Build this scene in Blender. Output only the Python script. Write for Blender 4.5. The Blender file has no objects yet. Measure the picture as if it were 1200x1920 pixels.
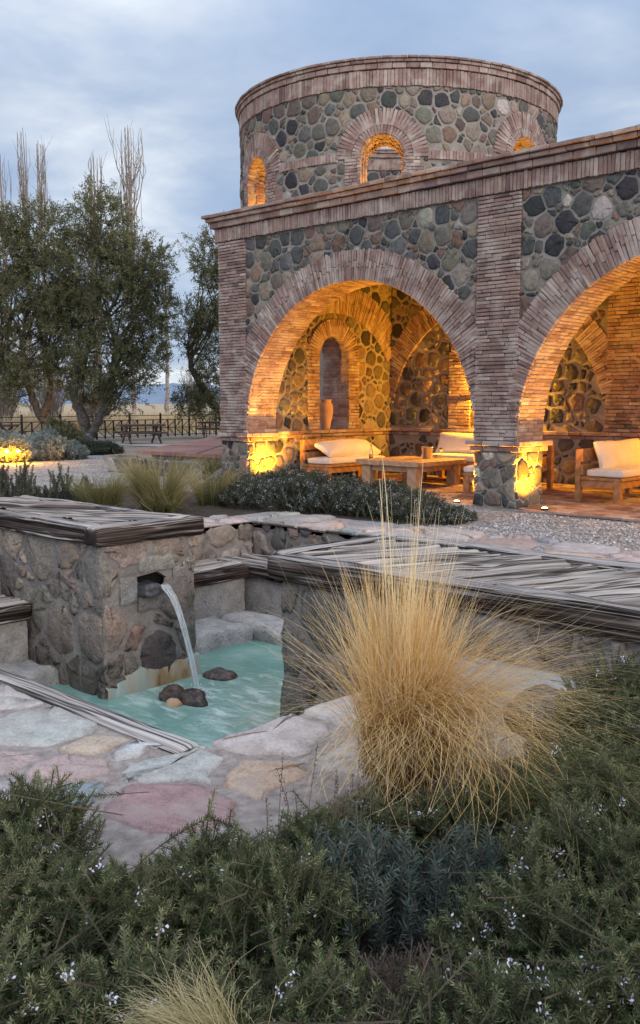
import bpy, bmesh, math, random
import numpy as np
from mathutils import Vector, Matrix

S = bpy.context.scene
COL = S.collection
R = math.radians
# ------------------------------------------------------------------ camera
# world axes: X along the arcade front, Y into the building, Z up; z=0 is the arcade floor, metres
CAM = np.array([8.127, -12.454, 1.6]); PITCH = R(6.654); YAW = R(42.676)
cd = bpy.data.cameras.new('camera'); cam = bpy.data.objects.new('camera', cd); COL.objects.link(cam)
cd.sensor_fit = 'HORIZONTAL'; cd.sensor_width = 36; cd.lens = 52.2; cd.clip_start = .05; cd.clip_end = 30000
cam.location = CAM; cam.rotation_euler = (R(90) - PITCH, 0, YAW)
S.camera = cam
RT = np.array([math.cos(YAW), math.sin(YAW), 0]); FW = np.array([-math.sin(YAW), math.cos(YAW), 0])
def lat(s, d, z=0):                       # a place s metres to the right and d metres ahead of where the photographer stood
    p = CAM + RT * s + FW * d; p[2] = z; return p

# ------------------------------------------------------------------ light
S.view_settings.view_transform = 'Standard'; S.view_settings.look = 'None'
S.view_settings.exposure = 0.58; S.view_settings.gamma = 1; S.view_settings.use_curve_mapping = False
W = bpy.data.worlds.new('World'); S.world = W; W.use_nodes = True
SUN_EL = 14.0
sd = np.array([.93, -.22, 0]); sd /= np.linalg.norm(sd)
SUNDIR = Vector((sd[0] * math.cos(R(SUN_EL)), sd[1] * math.cos(R(SUN_EL)), math.sin(R(SUN_EL))))
def N(nt, t, **kw):
    n = nt.nodes.new('ShaderNode' + t)
    for k, v in kw.items():
        if k.startswith('i_'):
            key = k[2:]; key = int(key) if key.isdigit() else key.replace('_', ' ')
            n.inputs[key].default_value = v
        else: setattr(n, k, v)
    return n
def ramp(nt, stops, interp='LINEAR'):
    n = nt.nodes.new('ShaderNodeValToRGB'); cr = n.color_ramp; cr.interpolation = interp
    while len(cr.elements) < len(stops): cr.elements.new(.5)
    for e, (p, c) in zip(cr.elements, stops):
        e.position = p; e.color = (c, c, c, 1) if not hasattr(c, '__len__') else (*c, 1)
    return n
def math_(nt, op, a, b=None, clamp=False):
    n = nt.nodes.new('ShaderNodeMath'); n.operation = op; n.use_clamp = clamp
    for i, x in enumerate((a, b)):
        if x is None: continue
        if hasattr(x, 'links'): nt.links.new(x, n.inputs[i])
        else: n.inputs[i].default_value = x
    return n.outputs[0]
def mix(nt, fac, a, b, blend='MIX'):
    n = nt.nodes.new('ShaderNodeMix'); n.data_type = 'RGBA'; n.blend_type = blend
    for s, x in ((0, fac), (6, a), (7, b)):
        if hasattr(x, 'links'): nt.links.new(x, n.inputs[s])
        elif s == 0: n.inputs[0].default_value = x
        else: n.inputs[s].default_value = (*x[:3], 1)
    return n.outputs[2]
wn = W.node_tree; wn.nodes.clear()
wo = N(wn, 'OutputWorld'); wb = N(wn, 'Background'); wn.links.new(wb.outputs[0], wo.inputs[0])
sky = N(wn, 'TexSky', sky_type='NISHITA', sun_disc=False, sun_elevation=R(SUN_EL), altitude=900, air_density=1.0, dust_density=1.2)
sky.sun_rotation = math.atan2(SUNDIR.x, SUNDIR.y)
tc = N(wn, 'TexCoord'); sep = N(wn, 'SeparateXYZ'); wn.links.new(tc.outputs['Generated'], sep.inputs[0])
# project the view direction on a flat cloud deck so that clouds flatten towards the horizon
zc = math_(wn, 'MAXIMUM', sep.outputs[2], 0.0); zc = math_(wn, 'ADD', zc, .16)
cx = math_(wn, 'DIVIDE', sep.outputs[0], zc); cy = math_(wn, 'DIVIDE', sep.outputs[1], zc)
cmb = N(wn, 'CombineXYZ'); wn.links.new(cx, cmb.inputs[0]); wn.links.new(cy, cmb.inputs[1])
n1 = N(wn, 'TexNoise', i_Scale=1.05, i_Detail=6.0, i_Roughness=.52, i_Distortion=.5); wn.links.new(cmb.outputs[0], n1.inputs['Vector'])
n2 = N(wn, 'TexNoise', i_Scale=3.2, i_Detail=5.0, i_Roughness=.55, i_Distortion=.3); wn.links.new(cmb.outputs[0], n2.inputs['Vector'])
cl = math_(wn, 'ADD', math_(wn, 'MULTIPLY', n1.outputs[0], .72), math_(wn, 'MULTIPLY', n2.outputs[0], .28))
cr = ramp(wn, [(.36, (.245, .33, .48)), (.45, (.30, .38, .52)), (.52, (.37, .44, .56)), (.58, (.48, .535, .62)), (.66, (.66, .70, .74))])
wn.links.new(cl, cr.inputs[0])
# clouds lighter overhead and towards where the sun went down
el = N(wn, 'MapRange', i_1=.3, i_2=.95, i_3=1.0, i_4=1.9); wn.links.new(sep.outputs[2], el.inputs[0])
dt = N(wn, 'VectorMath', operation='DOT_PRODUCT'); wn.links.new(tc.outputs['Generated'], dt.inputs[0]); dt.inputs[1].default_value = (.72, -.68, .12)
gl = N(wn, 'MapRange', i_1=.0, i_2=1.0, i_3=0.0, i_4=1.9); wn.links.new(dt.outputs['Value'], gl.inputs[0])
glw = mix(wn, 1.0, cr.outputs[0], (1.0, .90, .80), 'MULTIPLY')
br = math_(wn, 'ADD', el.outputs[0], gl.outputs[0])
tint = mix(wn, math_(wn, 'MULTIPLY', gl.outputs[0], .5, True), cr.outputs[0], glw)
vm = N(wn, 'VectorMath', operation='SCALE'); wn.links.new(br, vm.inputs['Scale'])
sk = N(wn, 'VectorMath', operation='SCALE'); wn.links.new(sky.outputs[0], sk.inputs[0]); sk.inputs['Scale'].default_value = .06
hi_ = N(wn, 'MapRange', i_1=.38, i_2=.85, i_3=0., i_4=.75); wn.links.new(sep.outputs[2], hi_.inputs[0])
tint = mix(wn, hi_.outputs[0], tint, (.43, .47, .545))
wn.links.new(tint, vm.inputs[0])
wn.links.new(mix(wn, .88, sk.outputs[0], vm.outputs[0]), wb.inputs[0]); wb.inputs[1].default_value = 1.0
sl = bpy.data.lights.new('sun', 'SUN'); sl.energy = .9; sl.angle = R(14); sl.color = (1, .84, .72)
so = bpy.data.objects.new('sun', sl); COL.objects.link(so); so.rotation_euler = SUNDIR.to_track_quat('Z', 'Y').to_euler()
WARM = (1.0, .425, .02)

# ------------------------------------------------------------------ mesh helpers
class MB:
    def __init__(s): s.V = []; s.F = []; s.C = []; s.T = []; s.U = []; s.n = 0
    def add(s, V, F, col=(1, 1, 1), tv=.5, uv=None):
        V = np.asarray(V, float).reshape(-1, 3); n = len(V)
        if not isinstance(F, list): F = [F]
        for f in F:
            f = np.asarray(f, np.int64)
            if f.size: s.F.append(f + s.n)
        c = np.empty((n, 3)); c[:] = col; s.C.append(c)
        t = np.empty(n); t[:] = tv; s.T.append(t)
        s.U.append(np.zeros((n, 2)) if uv is None else np.asarray(uv, float))
        s.V.append(V); s.n += n
def root(name, loc=(0, 0, 0), label=None, cat=None, group=None, rz=0):
    o = bpy.data.objects.new(name, None); COL.objects.link(o); o.location = loc; o.rotation_euler = (0, 0, rz); o.empty_display_size = .2
    return tag(o, label, cat, group)
def tag(o, label=None, cat=None, group=None, kind=None):
    if label: o['label'] = label
    if cat: o['category'] = cat
    if group: o['group'] = group
    if kind: o['kind'] = kind
    return o
def wloc(o):
    v = np.zeros(3)
    while o is not None: v += np.array(o.location); o = o.parent
    return v
def build(name, mb, mat, parent=None, smooth=False, world=True, origin=None):
    """one mesh object; vertices are in world metres unless world=False (then local to the parent)"""
    V = np.concatenate(mb.V); off = np.zeros(3)
    if world and parent is not None: V = V - wloc(parent)
    if origin is not None: off = np.array(origin, float); V = V - off
    me = bpy.data.meshes.new(name)
    me.vertices.add(len(V)); me.vertices.foreach_set('co', V.astype(np.float32).ravel())
    tot = np.concatenate([np.full(len(f), f.shape[1]) for f in mb.F]); li = np.concatenate([f.ravel() for f in mb.F])
    me.loops.add(len(li)); me.loops.foreach_set('vertex_index', li.astype(np.int32))
    me.polygons.add(len(tot)); st = np.concatenate([[0], np.cumsum(tot)[:-1]])
    me.polygons.foreach_set('loop_start', st.astype(np.int32))
    me.update(calc_edges=True)
    a = me.attributes.new('Col', 'FLOAT_COLOR', 'POINT'); C = np.concatenate(mb.C)
    a.data.foreach_set('color', np.c_[C, np.ones(len(C))].astype(np.float32).ravel())
    a = me.attributes.new('tv', 'FLOAT', 'POINT'); a.data.foreach_set('value', np.concatenate(mb.T).astype(np.float32))
    U = np.concatenate(mb.U)
    if U.any():
        ul = me.uv_layers.new(name='UVMap'); ul.data.foreach_set('uv', U[li].astype(np.float32).ravel())
    me.polygons.foreach_set('use_smooth', np.full(len(tot), bool(smooth)))
    if mat: me.materials.append(mat)
    o = bpy.data.objects.new(name, me); COL.objects.link(o)
    o.location = off
    if parent is not None: o.parent = parent
    return o
def copy_tree(o, parent=None):
    c = o.copy(); COL.objects.link(c)
    if parent is not None: c.parent = parent
    for ch in list(o.children): copy_tree(ch, c)
    return c

# hash noise (vectorised value noise)
def _h(i, j, k, seed):
    n = (i * 374761393 + j * 668265263 + k * 2147483647 + seed * 1274126177) & 0xFFFFFFFF
    n = ((n ^ (n >> 13)) * 1274126177) & 0xFFFFFFFF
    n = (n ^ (n >> 16)) & 0xFFFFFFFF
    return n / 4294967295.0
def vnoise(x, y, z=0., seed=0):
    x = np.asarray(x, float); y = np.asarray(y, float) + 0 * x; z = np.asarray(z, float) + 0 * x
    xi, yi, zi = np.floor(x).astype(np.int64), np.floor(y).astype(np.int64), np.floor(z).astype(np.int64)
    fx, fy, fz = x - xi, y - yi, z - zi
    fx, fy, fz = [f * f * (3 - 2 * f) for f in (fx, fy, fz)]
    r = 0
    for a in (0, 1):
        for b in (0, 1):
            for c in (0, 1):
                w = (fx if a else 1 - fx) * (fy if b else 1 - fy) * (fz if c else 1 - fz)
                r = r + w * _h(xi + a, yi + b, zi + c, seed)
    return r
def fbm(x, y, z=0., seed=0, oct=3):
    r = 0; a = .5
    for o in range(oct):
        r = r + a * vnoise(np.asarray(x) * 2 ** o, np.asarray(y) * 2 ** o, np.asarray(z) * 2 ** o, seed + o); a *= .5
    return r / (1 - .5 ** oct)

# chamfered boxes, vectorised
def _cb():
    sg = np.array([[x, y, z] for x in (-1, 1) for y in (-1, 1) for z in (-1, 1)], float)
    V = []; M = []
    for s in sg:
        for ax in range(3):
            m = np.ones(3); m[ax] = 0; V.append(s); M.append(m)      # vertex lies on the face of axis ax
    idx = lambda ci, ax: ci * 3 + ax
    key = {tuple(s.astype(int)): i for i, s in enumerate(sg)}
    Q = []; T = []
    for ax in range(3):
        o1, o2 = [(1, 2), (2, 0), (0, 1)][ax]
        for s in (-1, 1):
            c = []
            for (p, q) in ((-1, -1), (1, -1), (1, 1), (-1, 1)):
                k = [0, 0, 0]; k[ax] = s; k[o1] = p; k[o2] = q; c.append(idx(key[tuple(k)], ax))
            Q.append(c if s > 0 else c[::-1])
    for ax in range(3):
        o1, o2 = [(1, 2), (2, 0), (0, 1)][ax]
        for p in (-1, 1):
            for q in (-1, 1):
                k0 = [0, 0, 0]; k0[ax] = -1; k0[o1] = p; k0[o2] = q; k1 = list(k0); k1[ax] = 1
                a, b = key[tuple(k0)], key[tuple(k1)]
                f = [idx(a, o1), idx(b, o1), idx(b, o2), idx(a, o2)]
                Q.append(f if p * q < 0 else f[::-1])
    for s, i in key.items():
        f = [i * 3, i * 3 + 1, i * 3 + 2]; T.append(f if s[0] * s[1] * s[2] > 0 else f[::-1])
    return np.array(V), np.array(M), np.array(Q), np.array(T)
_CV, _CM, _CQ, _CT = _cb()
def cboxes(mb, C, Hf, A, ch=.006, cols=None, jit=0., rng=None):
    """N chamfered boxes: centres C, half sizes Hf, axes A (N,3,3 rows = box axes)"""
    C = np.asarray(C, float).reshape(-1, 3); n = len(C)
    if n == 0: return
    Hf = np.broadcast_to(np.asarray(Hf, float), (n, 3)); A = np.broadcast_to(np.asarray(A, float), (n, 3, 3))
    chn = np.minimum(ch, Hf.min(1) * .45)[:, None, None]
    L = _CV[None] * (Hf[:, None, :] - chn * _CM[None])
    if jit:
        j = rng.normal(0, jit, (n, 8, 3)); L = L + np.repeat(j, 3, axis=1)
    Vw = C[:, None, :] + np.einsum('nvk,nkj->nvj', L, A)
    base = (np.arange(n) * 24)[:, None, None]
    c = np.ones((n, 3)) if cols is None else np.broadcast_to(np.asarray(cols, float), (n, 3))
    mb.add(Vw.reshape(-1, 3), [(_CQ[None] + base).reshape(-1, 4), (_CT[None] + base).reshape(-1, 3)], np.repeat(c, 24, axis=0))
I3 = np.eye(3)
def box(mb, x0, x1, y0, y1, z0, z1, ch=.006, col=(1, 1, 1)):
    cboxes(mb, [[(x0 + x1) / 2, (y0 + y1) / 2, (z0 + z1) / 2]], [[(x1 - x0) / 2, (y1 - y0) / 2, (z1 - z0) / 2]], I3, ch, [col])
def bar(mb, a, b, w, h=None, ch=.004, col=(1, 1, 1)):
    a = np.array(a, float); b = np.array(b, float); d = b - a; L = np.linalg.norm(d); d /= L
    up = np.array([0, 0, 1.]) if abs(d[2]) < .95 else np.array([1., 0, 0])
    s = np.cross(up, d); s /= np.linalg.norm(s); u = np.cross(d, s)
    cboxes(mb, [(a + b) / 2], [[L / 2, w / 2, (h or w) / 2]], [np.array([d, s, u])], ch, [col])
def tube(mb, P, r, n=8, col=(1, 1, 1), cap=True):
    P = np.asarray(P, float); m = len(P); r = np.broadcast_to(np.asarray(r, float), (m,))
    d = np.gradient(P, axis=0); d /= np.linalg.norm(d, axis=1)[:, None] + 1e-9
    ref = np.array([0, 0, 1.]) if abs(d[0][2]) < .9 else np.array([1., 0, 0])
    s = np.cross(ref, d); s /= np.linalg.norm(s, axis=1)[:, None] + 1e-9; u = np.cross(d, s)
    a = np.linspace(0, 2 * np.pi, n, endpoint=False)
    V = P[:, None, :] + r[:, None, None] * (np.cos(a)[None, :, None] * s[:, None, :] + np.sin(a)[None, :, None] * u[:, None, :])
    i = np.arange(m - 1)[:, None] * n; j = np.arange(n)[None]; k = (j + 1) % n
    F = np.stack([i + j, i + k, i + n + k, i + n + j], -1).reshape(-1, 4)
    V = V.reshape(-1, 3); Fs = [F]
    if cap:
        V = np.r_[V, [P[0]], [P[-1]]]; c0 = m * n; j = np.arange(n); k = (j + 1) % n
        Fs.append(np.r_[np.stack([k, j, np.full(n, c0)], -1), np.stack([(m - 1) * n + j, (m - 1) * n + k, np.full(n, c0 + 1)], -1)])
    mb.add(V, Fs, col)
def lathe(mb, c, prof, n=24, col=(1, 1, 1)):
    prof = np.array(prof, float); m = len(prof); a = np.linspace(0, 2 * np.pi, n, endpoint=False)
    V = np.stack([prof[:, 0][:, None] * np.cos(a), prof[:, 0][:, None] * np.sin(a), np.repeat(prof[:, 1][:, None], n, 1)], -1).reshape(-1, 3) + np.array(c)
    i = np.arange(m - 1)[:, None] * n; j = np.arange(n)[None]; k = (j + 1) % n
    mb.add(V, np.stack([i + j, i + k, i + n + k, i + n + j], -1).reshape(-1, 4), col)
def plane_map(O, Sd, Td, Nd):
    O, Sd, Td, Nd = [np.array(x, float) for x in (O, Sd, Td, Nd)]
    return lambda s, t, n: O + np.multiply.outer(s, Sd) + np.multiply.outer(t, Td) + np.multiply.outer(n, Nd)
def axes_of(m):
    e = 1e-4
    return lambda s, t: np.stack([(m(s + e, t, 0 * s) - m(s, t, 0 * s)) / e, (m(s, t + e, 0 * s) - m(s, t, 0 * s)) / e, (m(s, t, 0 * s + e) - m(s, t, 0 * s)) / e], 1)

# ------------------------------------------------------------------ masonry
BRICK = np.array([[.33, .19, .155], [.36, .215, .18], [.29, .16, .135], [.39, .25, .205], [.25, .135, .115], [.42, .30, .25], [.34, .18, .14], [.47, .37, .31], [.20, .12, .11], [.37, .22, .20]])
BRICK = (BRICK * .66 + BRICK.mean(1)[:, None] * .34) * np.array([.86, .83, .78])
BRW = np.array([.18, .18, .15, .13, .1, .07, .08, .025, .035, .05]); BRW = BRW / BRW.sum()
def bcols(n, rng, tint=1.0): return BRICK[rng.choice(len(BRICK), n, p=BRW)] * rng.uniform(.86, 1.12, (n, 1)) * tint
def bricks(mb, m, s0, s1, t0, t1, rng, course=.060, blen=.30, out=.035, depth=.05, keep=None, soldier=False, gap=.007, tint=1.0):
    """running bond (or soldier course) over a mapped rectangle"""
    a, b, c, d = [], [], [], []
    if soldier:
        s = s0
        while s < s1 - .02:
            w = min(course * rng.uniform(.85, 1.25), s1 - s); a.append(s + w / 2); b.append((t0 + t1) / 2); c.append(w / 2 - gap / 2); d.append((t1 - t0) / 2 - gap / 2); s += w
    else:
        nr = max(1, round((t1 - t0) / course)); ch = (t1 - t0) / nr
        for i in range(nr):
            s = s0 - (rng.uniform(.25, .75) * blen if i % 2 else rng.uniform(0, .15) * blen)
            while s < s1 - .01:
                w = blen * rng.uniform(.8, 1.2); x0, x1 = max(s, s0), min(s + w, s1)
                if s1 - x1 < .06: x1 = s1
                if x1 - x0 > .03:
                    a.append((x0 + x1) / 2); b.append(t0 + ch * (i + .5)); c.append((x1 - x0) / 2 - gap / 2); d.append(ch / 2 - gap / 2)
                s = max(s + w, x1)
    a, b, c, d = map(np.array, (a, b, c, d))
    if keep is not None:
        k = keep(a, b); a, b, c, d = a[k], b[k], c[k], d[k]
    n = len(a)
    if n == 0: return
    o = out + rng.normal(0, .0045, n)
    A = axes_of(m)(a, b); C = m(a, b, o - depth / 2)
    sc = np.linalg.norm(A, axis=2); A = A / sc[:, :, None]
    ang = rng.normal(0, .006, n)
    A0 = A[:, 0] * np.cos(ang)[:, None] + A[:, 1] * np.sin(ang)[:, None]; A1 = A[:, 1] * np.cos(ang)[:, None] - A[:, 0] * np.sin(ang)[:, None]
    A = np.stack([A0, A1, A[:, 2]], 1)
    cboxes(mb, C, np.stack([c, d * rng.uniform(.9, 1.0, n), np.full(n, depth / 2)], 1), A, .007, bcols(n, rng, tint), .0025, rng)
def ring(mb, m, cs, ct, r0, r1, rng, a0=0., a1=math.pi, thick=.057, out=.04, depth=.06, ranks=2, keep=None, gap=.006):
    n = int((r0 + r1) / 2 * (a1 - a0) / thick)
    da = (a1 - a0) / n
    rs, th, hr, ht = [], [], [], []
    for i in range(n):
        t = a0 + da * (i + .5)
        if ranks == 1: cuts = [r0, r1]
        else: cuts = [r0, r0 + (r1 - r0) * (.42 if i % 2 else .60) + rng.normal(0, .02), r1 + rng.uniform(-.015, .02)]
        for p, q in zip(cuts[:-1], cuts[1:]):
            rs.append((p + q) / 2); th.append(t + rng.normal(0, .0015)); hr.append((q - p) / 2 - gap / 2); ht.append((p + q) / 2 * da / 2 - gap / 2)
    rs, th, hr, ht = map(np.array, (rs, th, hr, ht))
    s = cs + rs * np.cos(th); t = ct + rs * np.sin(th)
    if keep is not None:
        k = keep(s, t); rs, th, hr, ht, s, t = [x[k] for x in (rs, th, hr, ht, s, t)]
    n = len(s); A = axes_of(m)(s, t); A = A / np.linalg.norm(A, axis=2)[:, :, None]
    c, sn = np.cos(th)[:, None], np.sin(th)[:, None]
    B = np.stack([A[:, 0] * c + A[:, 1] * sn, A[:, 1] * c - A[:, 0] * sn, A[:, 2]], 1)
    o = out + rng.normal(0, .005, n)
    cboxes(mb, m(s, t, o - depth / 2), np.stack([hr, ht, np.full(n, depth / 2)], 1), B, .006, bcols(n, rng), .0025, rng)
def clip(poly, nx, ny, d):                 # keep nx*x+ny*y <= d
    out = []; L = len(poly)
    for i in range(L):
        p, q = poly[i], poly[(i + 1) % L]; a = nx * p[0] + ny * p[1] - d; b = nx * q[0] + ny * q[1] - d
        if a <= 0: out.append(p)
        if (a < 0 < b) or (b < 0 < a):
            t = a / (a - b); out.append((p[0] + t * (q[0] - p[0]), p[1] + t * (q[1] - p[1])))
    return out
def scatter(w, h, size, rng, tries=None):
    P = []; n = int((tries or 26) * w * h / size ** 2) + 30
    px = rng.uniform(0, w, n); py = rng.uniform(0, h, n); rr = size * rng.choice([.24, .38, .55, .78], n, p=[.36, .28, .20, .16])
    X = np.empty(n); Y = np.empty(n); RR = np.empty(n); k = 0
    order = np.argsort(-rr[:n // 3]) if n > 60 else np.arange(n)
    seq = list(order) + list(range(n // 3, n)) if n > 60 else list(order)
    for i in seq:
        if k == 0 or np.all((X[:k] - px[i]) ** 2 + (Y[:k] - py[i]) ** 2 > ((RR[:k] + rr[i]) * .80) ** 2):
            X[k], Y[k], RR[k] = px[i], py[i], rr[i]; k += 1
    return X[:k], Y[:k], RR[:k]
def cells(w, h, size, rng, gap=.022, seeds=None):
    X, Y, RR = seeds if seeds is not None else scatter(w, h, size, rng)
    out = []
    for i in range(len(X)):
        dx, dy = X - X[i], Y - Y[i]; d2 = dx * dx + dy * dy; idx = np.argsort(d2)[1:26]
        poly = [(0, 0), (w, 0), (w, h), (0, h)]
        g = gap * rng.uniform(.7, 1.5)
        for j in idx:
            d = math.sqrt(d2[j])
            if d < 1e-6: continue
            off = (d2[j] + RR[i] ** 2 - RR[j] ** 2) / (2 * d) - g / 2
            nx, ny = dx[j] / d, dy[j] / d
            poly = clip(poly, nx, ny, nx * X[i] + ny * Y[i] + off)
            if len(poly) < 3: break
        if len(poly) >= 3: out.append((i, np.array(poly)))
    return out
PAL = np.array([.92, .83, .74]) * np.array([[.075, .085, .092], [.105, .112, .118], [.15, .15, .135], [.22, .195, .165], [.165, .115, .10], [.14, .118, .112], [.26, .225, .185], [.29, .25, .215], [.048, .05, .06], [.12, .14, .128], [.21, .15, .13], [.18, .17, .155], [.38, .375, .36], [.27, .21, .15], [.24, .215, .195]])
PALW = np.array([.13, .12, .08, .08, .08, .11, .07, .06, .11, .06, .05, .07, .03, .02, .05]); PALW /= PALW.sum()
def poly_area(p): x, y = p[:, 0], p[:, 1]; return .5 * abs(np.dot(x, np.roll(y, 1)) - np.dot(y, np.roll(x, 1)))
def stones(mb, m, w, h, size, rng, gap=.024, height=.03, bulge=.007, keep=None, warp=None, pal=PAL, palw=PALW, seeds=None, colors=None, rough=.006, flat=.0, cl=None):
    for (i, p) in (cl if cl is not None else cells(w, h, size, rng, gap, seeds)):
        if poly_area(p) < .0016: continue
        c = p.mean(0)
        if keep is not None and not keep(c[0], c[1]): continue
        for f in (rng.uniform(.06, .24), .15):                 # cut corners
            q = np.roll(p, -1, 0); p = np.stack([p * (1 - f) + q * f, p * f + q * (1 - f)], 1).reshape(-1, 2)
        an = np.arctan2(*(p - p.mean(0)).T[::-1]); p = p.mean(0) + (p - p.mean(0)) * (1 - .06 * np.abs(np.sin(an * rng.choice([1, 1.5, 2]) + rng.uniform(0, 6.28))) - .05 * np.abs(np.sin(an * 3 + rng.uniform(0, 6.28))))[:, None]
        p = p + rng.normal(0, rough, p.shape)
        if warp is not None:
            p = warp(p)
            if poly_area(p) < .002: continue
        c = p.mean(0); k = len(p); tilt = rng.normal(0, .04, 2); hh = height * rng.uniform(.55, 1.25)
        rings = []
        for sc, f in ((1.0, -.6), (.965, .55), (.86, .92), (.55, 1.0)):
            q = c + (p - c) * sc; dd = (q - c) @ tilt
            nz = hh * f + (dd * (f > .5)) + (bulge * (1 - sc) * 1.6 if f > .9 else 0) + (rng.normal(0, .004 if flat == 0 else flat, k) if f > .9 else 0)
            rings.append(m(q[:, 0], q[:, 1], np.minimum(nz, height * 1.9)))
        ctr = m(np.array([c[0]]), np.array([c[1]]), np.array([hh + bulge]))
        V = np.concatenate(rings + [ctr]); j = np.arange(k); jn = (j + 1) % k
        Q = np.concatenate([np.stack([r * k + j, r * k + jn, (r + 1) * k + jn, (r + 1) * k + j], -1) for r in range(3)])
        T = np.stack([3 * k + j, 3 * k + jn, np.full(k, 4 * k)], -1)
        col = colors[i] if colors is not None else pal[rng.choice(len(pal), p=palw)] * rng.uniform(.8, 1.2) * (1 + rng.normal(0, .03, 3))
        s2 = (p[:, 0] @ np.roll(p[:, 1], -1) - p[:, 1] @ np.roll(p[:, 0], -1))
        if s2 < 0: Q = Q[:, ::-1]; T = T[:, ::-1]
        mb.add(V, [Q, T], np.clip(col, 0, 1))
def quad(mb, a, b, c, d, col=(1, 1, 1)): mb.add([a, b, c, d], np.array([[0, 1, 2, 3]]), col)
def fix_normals(me):
    b = bmesh.new(); b.from_mesh(me); bmesh.ops.recalc_face_normals(b, faces=b.faces); b.to_mesh(me); b.free()
def boolean_cut(o, cutters):
    fix_normals(o.data)
    for c in cutters:
        md = o.modifiers.new('cut', 'BOOLEAN'); md.operation = 'DIFFERENCE'; md.object = c; md.solver = 'EXACT'
    dg = bpy.context.evaluated_depsgraph_get(); me = bpy.data.meshes.new_from_object(o.evaluated_get(dg))
    o.modifiers.clear(); old = o.data; o.data = me; me.name = old.name
    for c in cutters: bpy.data.objects.remove(c)
def arch_prism(hw, z0, zs, org, Sd, Nd, d0, d1, n=40, hw1=None):
    """solid with an arched outline: half width hw, from z0, springing at zs; extruded along Nd from d0 to d1 (hw1 = half width at the far end)"""
    a = np.linspace(0, math.pi, n); mb = MB(); k = n + 2
    for d, w in ((d0, hw), (d1, hw1 or hw)):
        s = np.r_[-w, w, w * np.cos(a)]; z = np.r_[z0, z0, zs + w * np.sin(a)]
        mb.V.append(np.array(org, float) + np.outer(s, Sd) + np.outer(z, [0, 0, 1]) + d * np.array(Nd, float)); mb.C.append(np.ones((k, 3))); mb.T.append(np.zeros(k)); mb.U.append(np.zeros((k, 2)))
    mb.n = 2 * k; j = np.arange(k); jn = (j + 1) % k
    mb.F = [np.stack([j, jn, jn + k, j + k], -1), j[::-1][None], (j + k)[None]]
    o = build('cutter', mb, None)
    fix_normals(o.data)
    return o

# ------------------------------------------------------------------ materials
def new_mat(name, rough=.85):
    m = bpy.data.materials.new(name); m.use_nodes = True; nt = m.node_tree; b = nt.nodes['Principled BSDF']; b.inputs['Roughness'].default_value = rough
    return m, nt, b
def tex(nt, scale, detail=4., rough=.55, dist=0., vec=None, t='TexNoise'):
    n = N(nt, t, i_Scale=scale)
    if t == 'TexNoise': n.inputs['Detail'].default_value = detail; n.inputs['Roughness'].default_value = rough; n.inputs['Distortion'].default_value = dist
    if vec is not None: nt.links.new(vec, n.inputs['Vector'])
    return n.outputs[0]
def pos(nt): return N(nt, 'NewGeometry').outputs['Position']
def bump(nt, b, h, strength=.4, dist=.02):
    n = N(nt, 'Bump', i_Strength=strength, i_Distance=dist); nt.links.new(h, n.inputs['Height']); nt.links.new(n.outputs[0], b.inputs['Normal'])
def attr_mat(name, rough=.88, var=.35, scale=9., bsc=45., bst=.5, bdist=.012, spec=.25, stain=None, gain=1., wet=None):
    """colour from the piece's own colour, mottled"""
    m, nt, b = new_mat(name, rough); b.inputs['Specular IOR Level'].default_value = spec
    at = N(nt, 'Attribute', attribute_name='Col'); p = pos(nt)
    a = tex(nt, scale, 6., .65, .3, p); c = tex(nt, scale * 6, 3., .6, 0, p)
    g_ = tex(nt, scale * 17, 2., .6, 0, p)
    r = ramp(nt, [(.38, (1 - var) * gain), (.5, gain), (.62, (1 + var * .8) * gain)]); nt.links.new(math_(nt, 'ADD', math_(nt, 'ADD', math_(nt, 'MULTIPLY', a, .45), math_(nt, 'MULTIPLY', c, .3)), math_(nt, 'MULTIPLY', g_, .25)), r.inputs[0])
    col = mix(nt, 1.0, at.outputs['Color'], r.outputs[0], 'MULTIPLY')
    if stain is not None:
        f = ramp(nt, [(.48, 0.), (.68, .75)]); nt.links.new(tex(nt, stain[1], 5., .6, .4, p), f.inputs[0]); col = mix(nt, f.outputs[0], col, stain[0])
    if wet is not None:                       # splashed stone: dark and smoother below the water mark, with lime runs
        sp = N(nt, 'SeparateXYZ'); nt.links.new(p, sp.inputs[0]); q = math_(nt, 'ADD', sp.outputs[2], math_(nt, 'MULTIPLY', math_(nt, 'SUBTRACT', tex(nt, 2.6, 4., .6, .5, p), .5), 1.1))
        wr = N(nt, 'MapRange', i_1=wet - .25, i_2=wet + .25, i_3=1., i_4=0.); nt.links.new(q, wr.inputs[0])
        col = mix(nt, math_(nt, 'MULTIPLY', wr.outputs[0], .55), col, (.055, .042, .034))
        mp = N(nt, 'Mapping'); nt.links.new(p, mp.inputs[0]); mp.inputs['Scale'].default_value = (7, 7, 1.1); lr = ramp(nt, [(.60, 0.), (.74, .55)]); nt.links.new(tex(nt, 1.3, 5., .65, .6, mp.outputs[0]), lr.inputs[0]); col = mix(nt, lr.outputs[0], col, (.36, .34, .31))
    nt.links.new(col, b.inputs['Base Color'])
    bump(nt, b, math_(nt, 'ADD', tex(nt, bsc, 5., .65, 0, p), math_(nt, 'MULTIPLY', a, .8)), bst, bdist)
    return m
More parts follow.
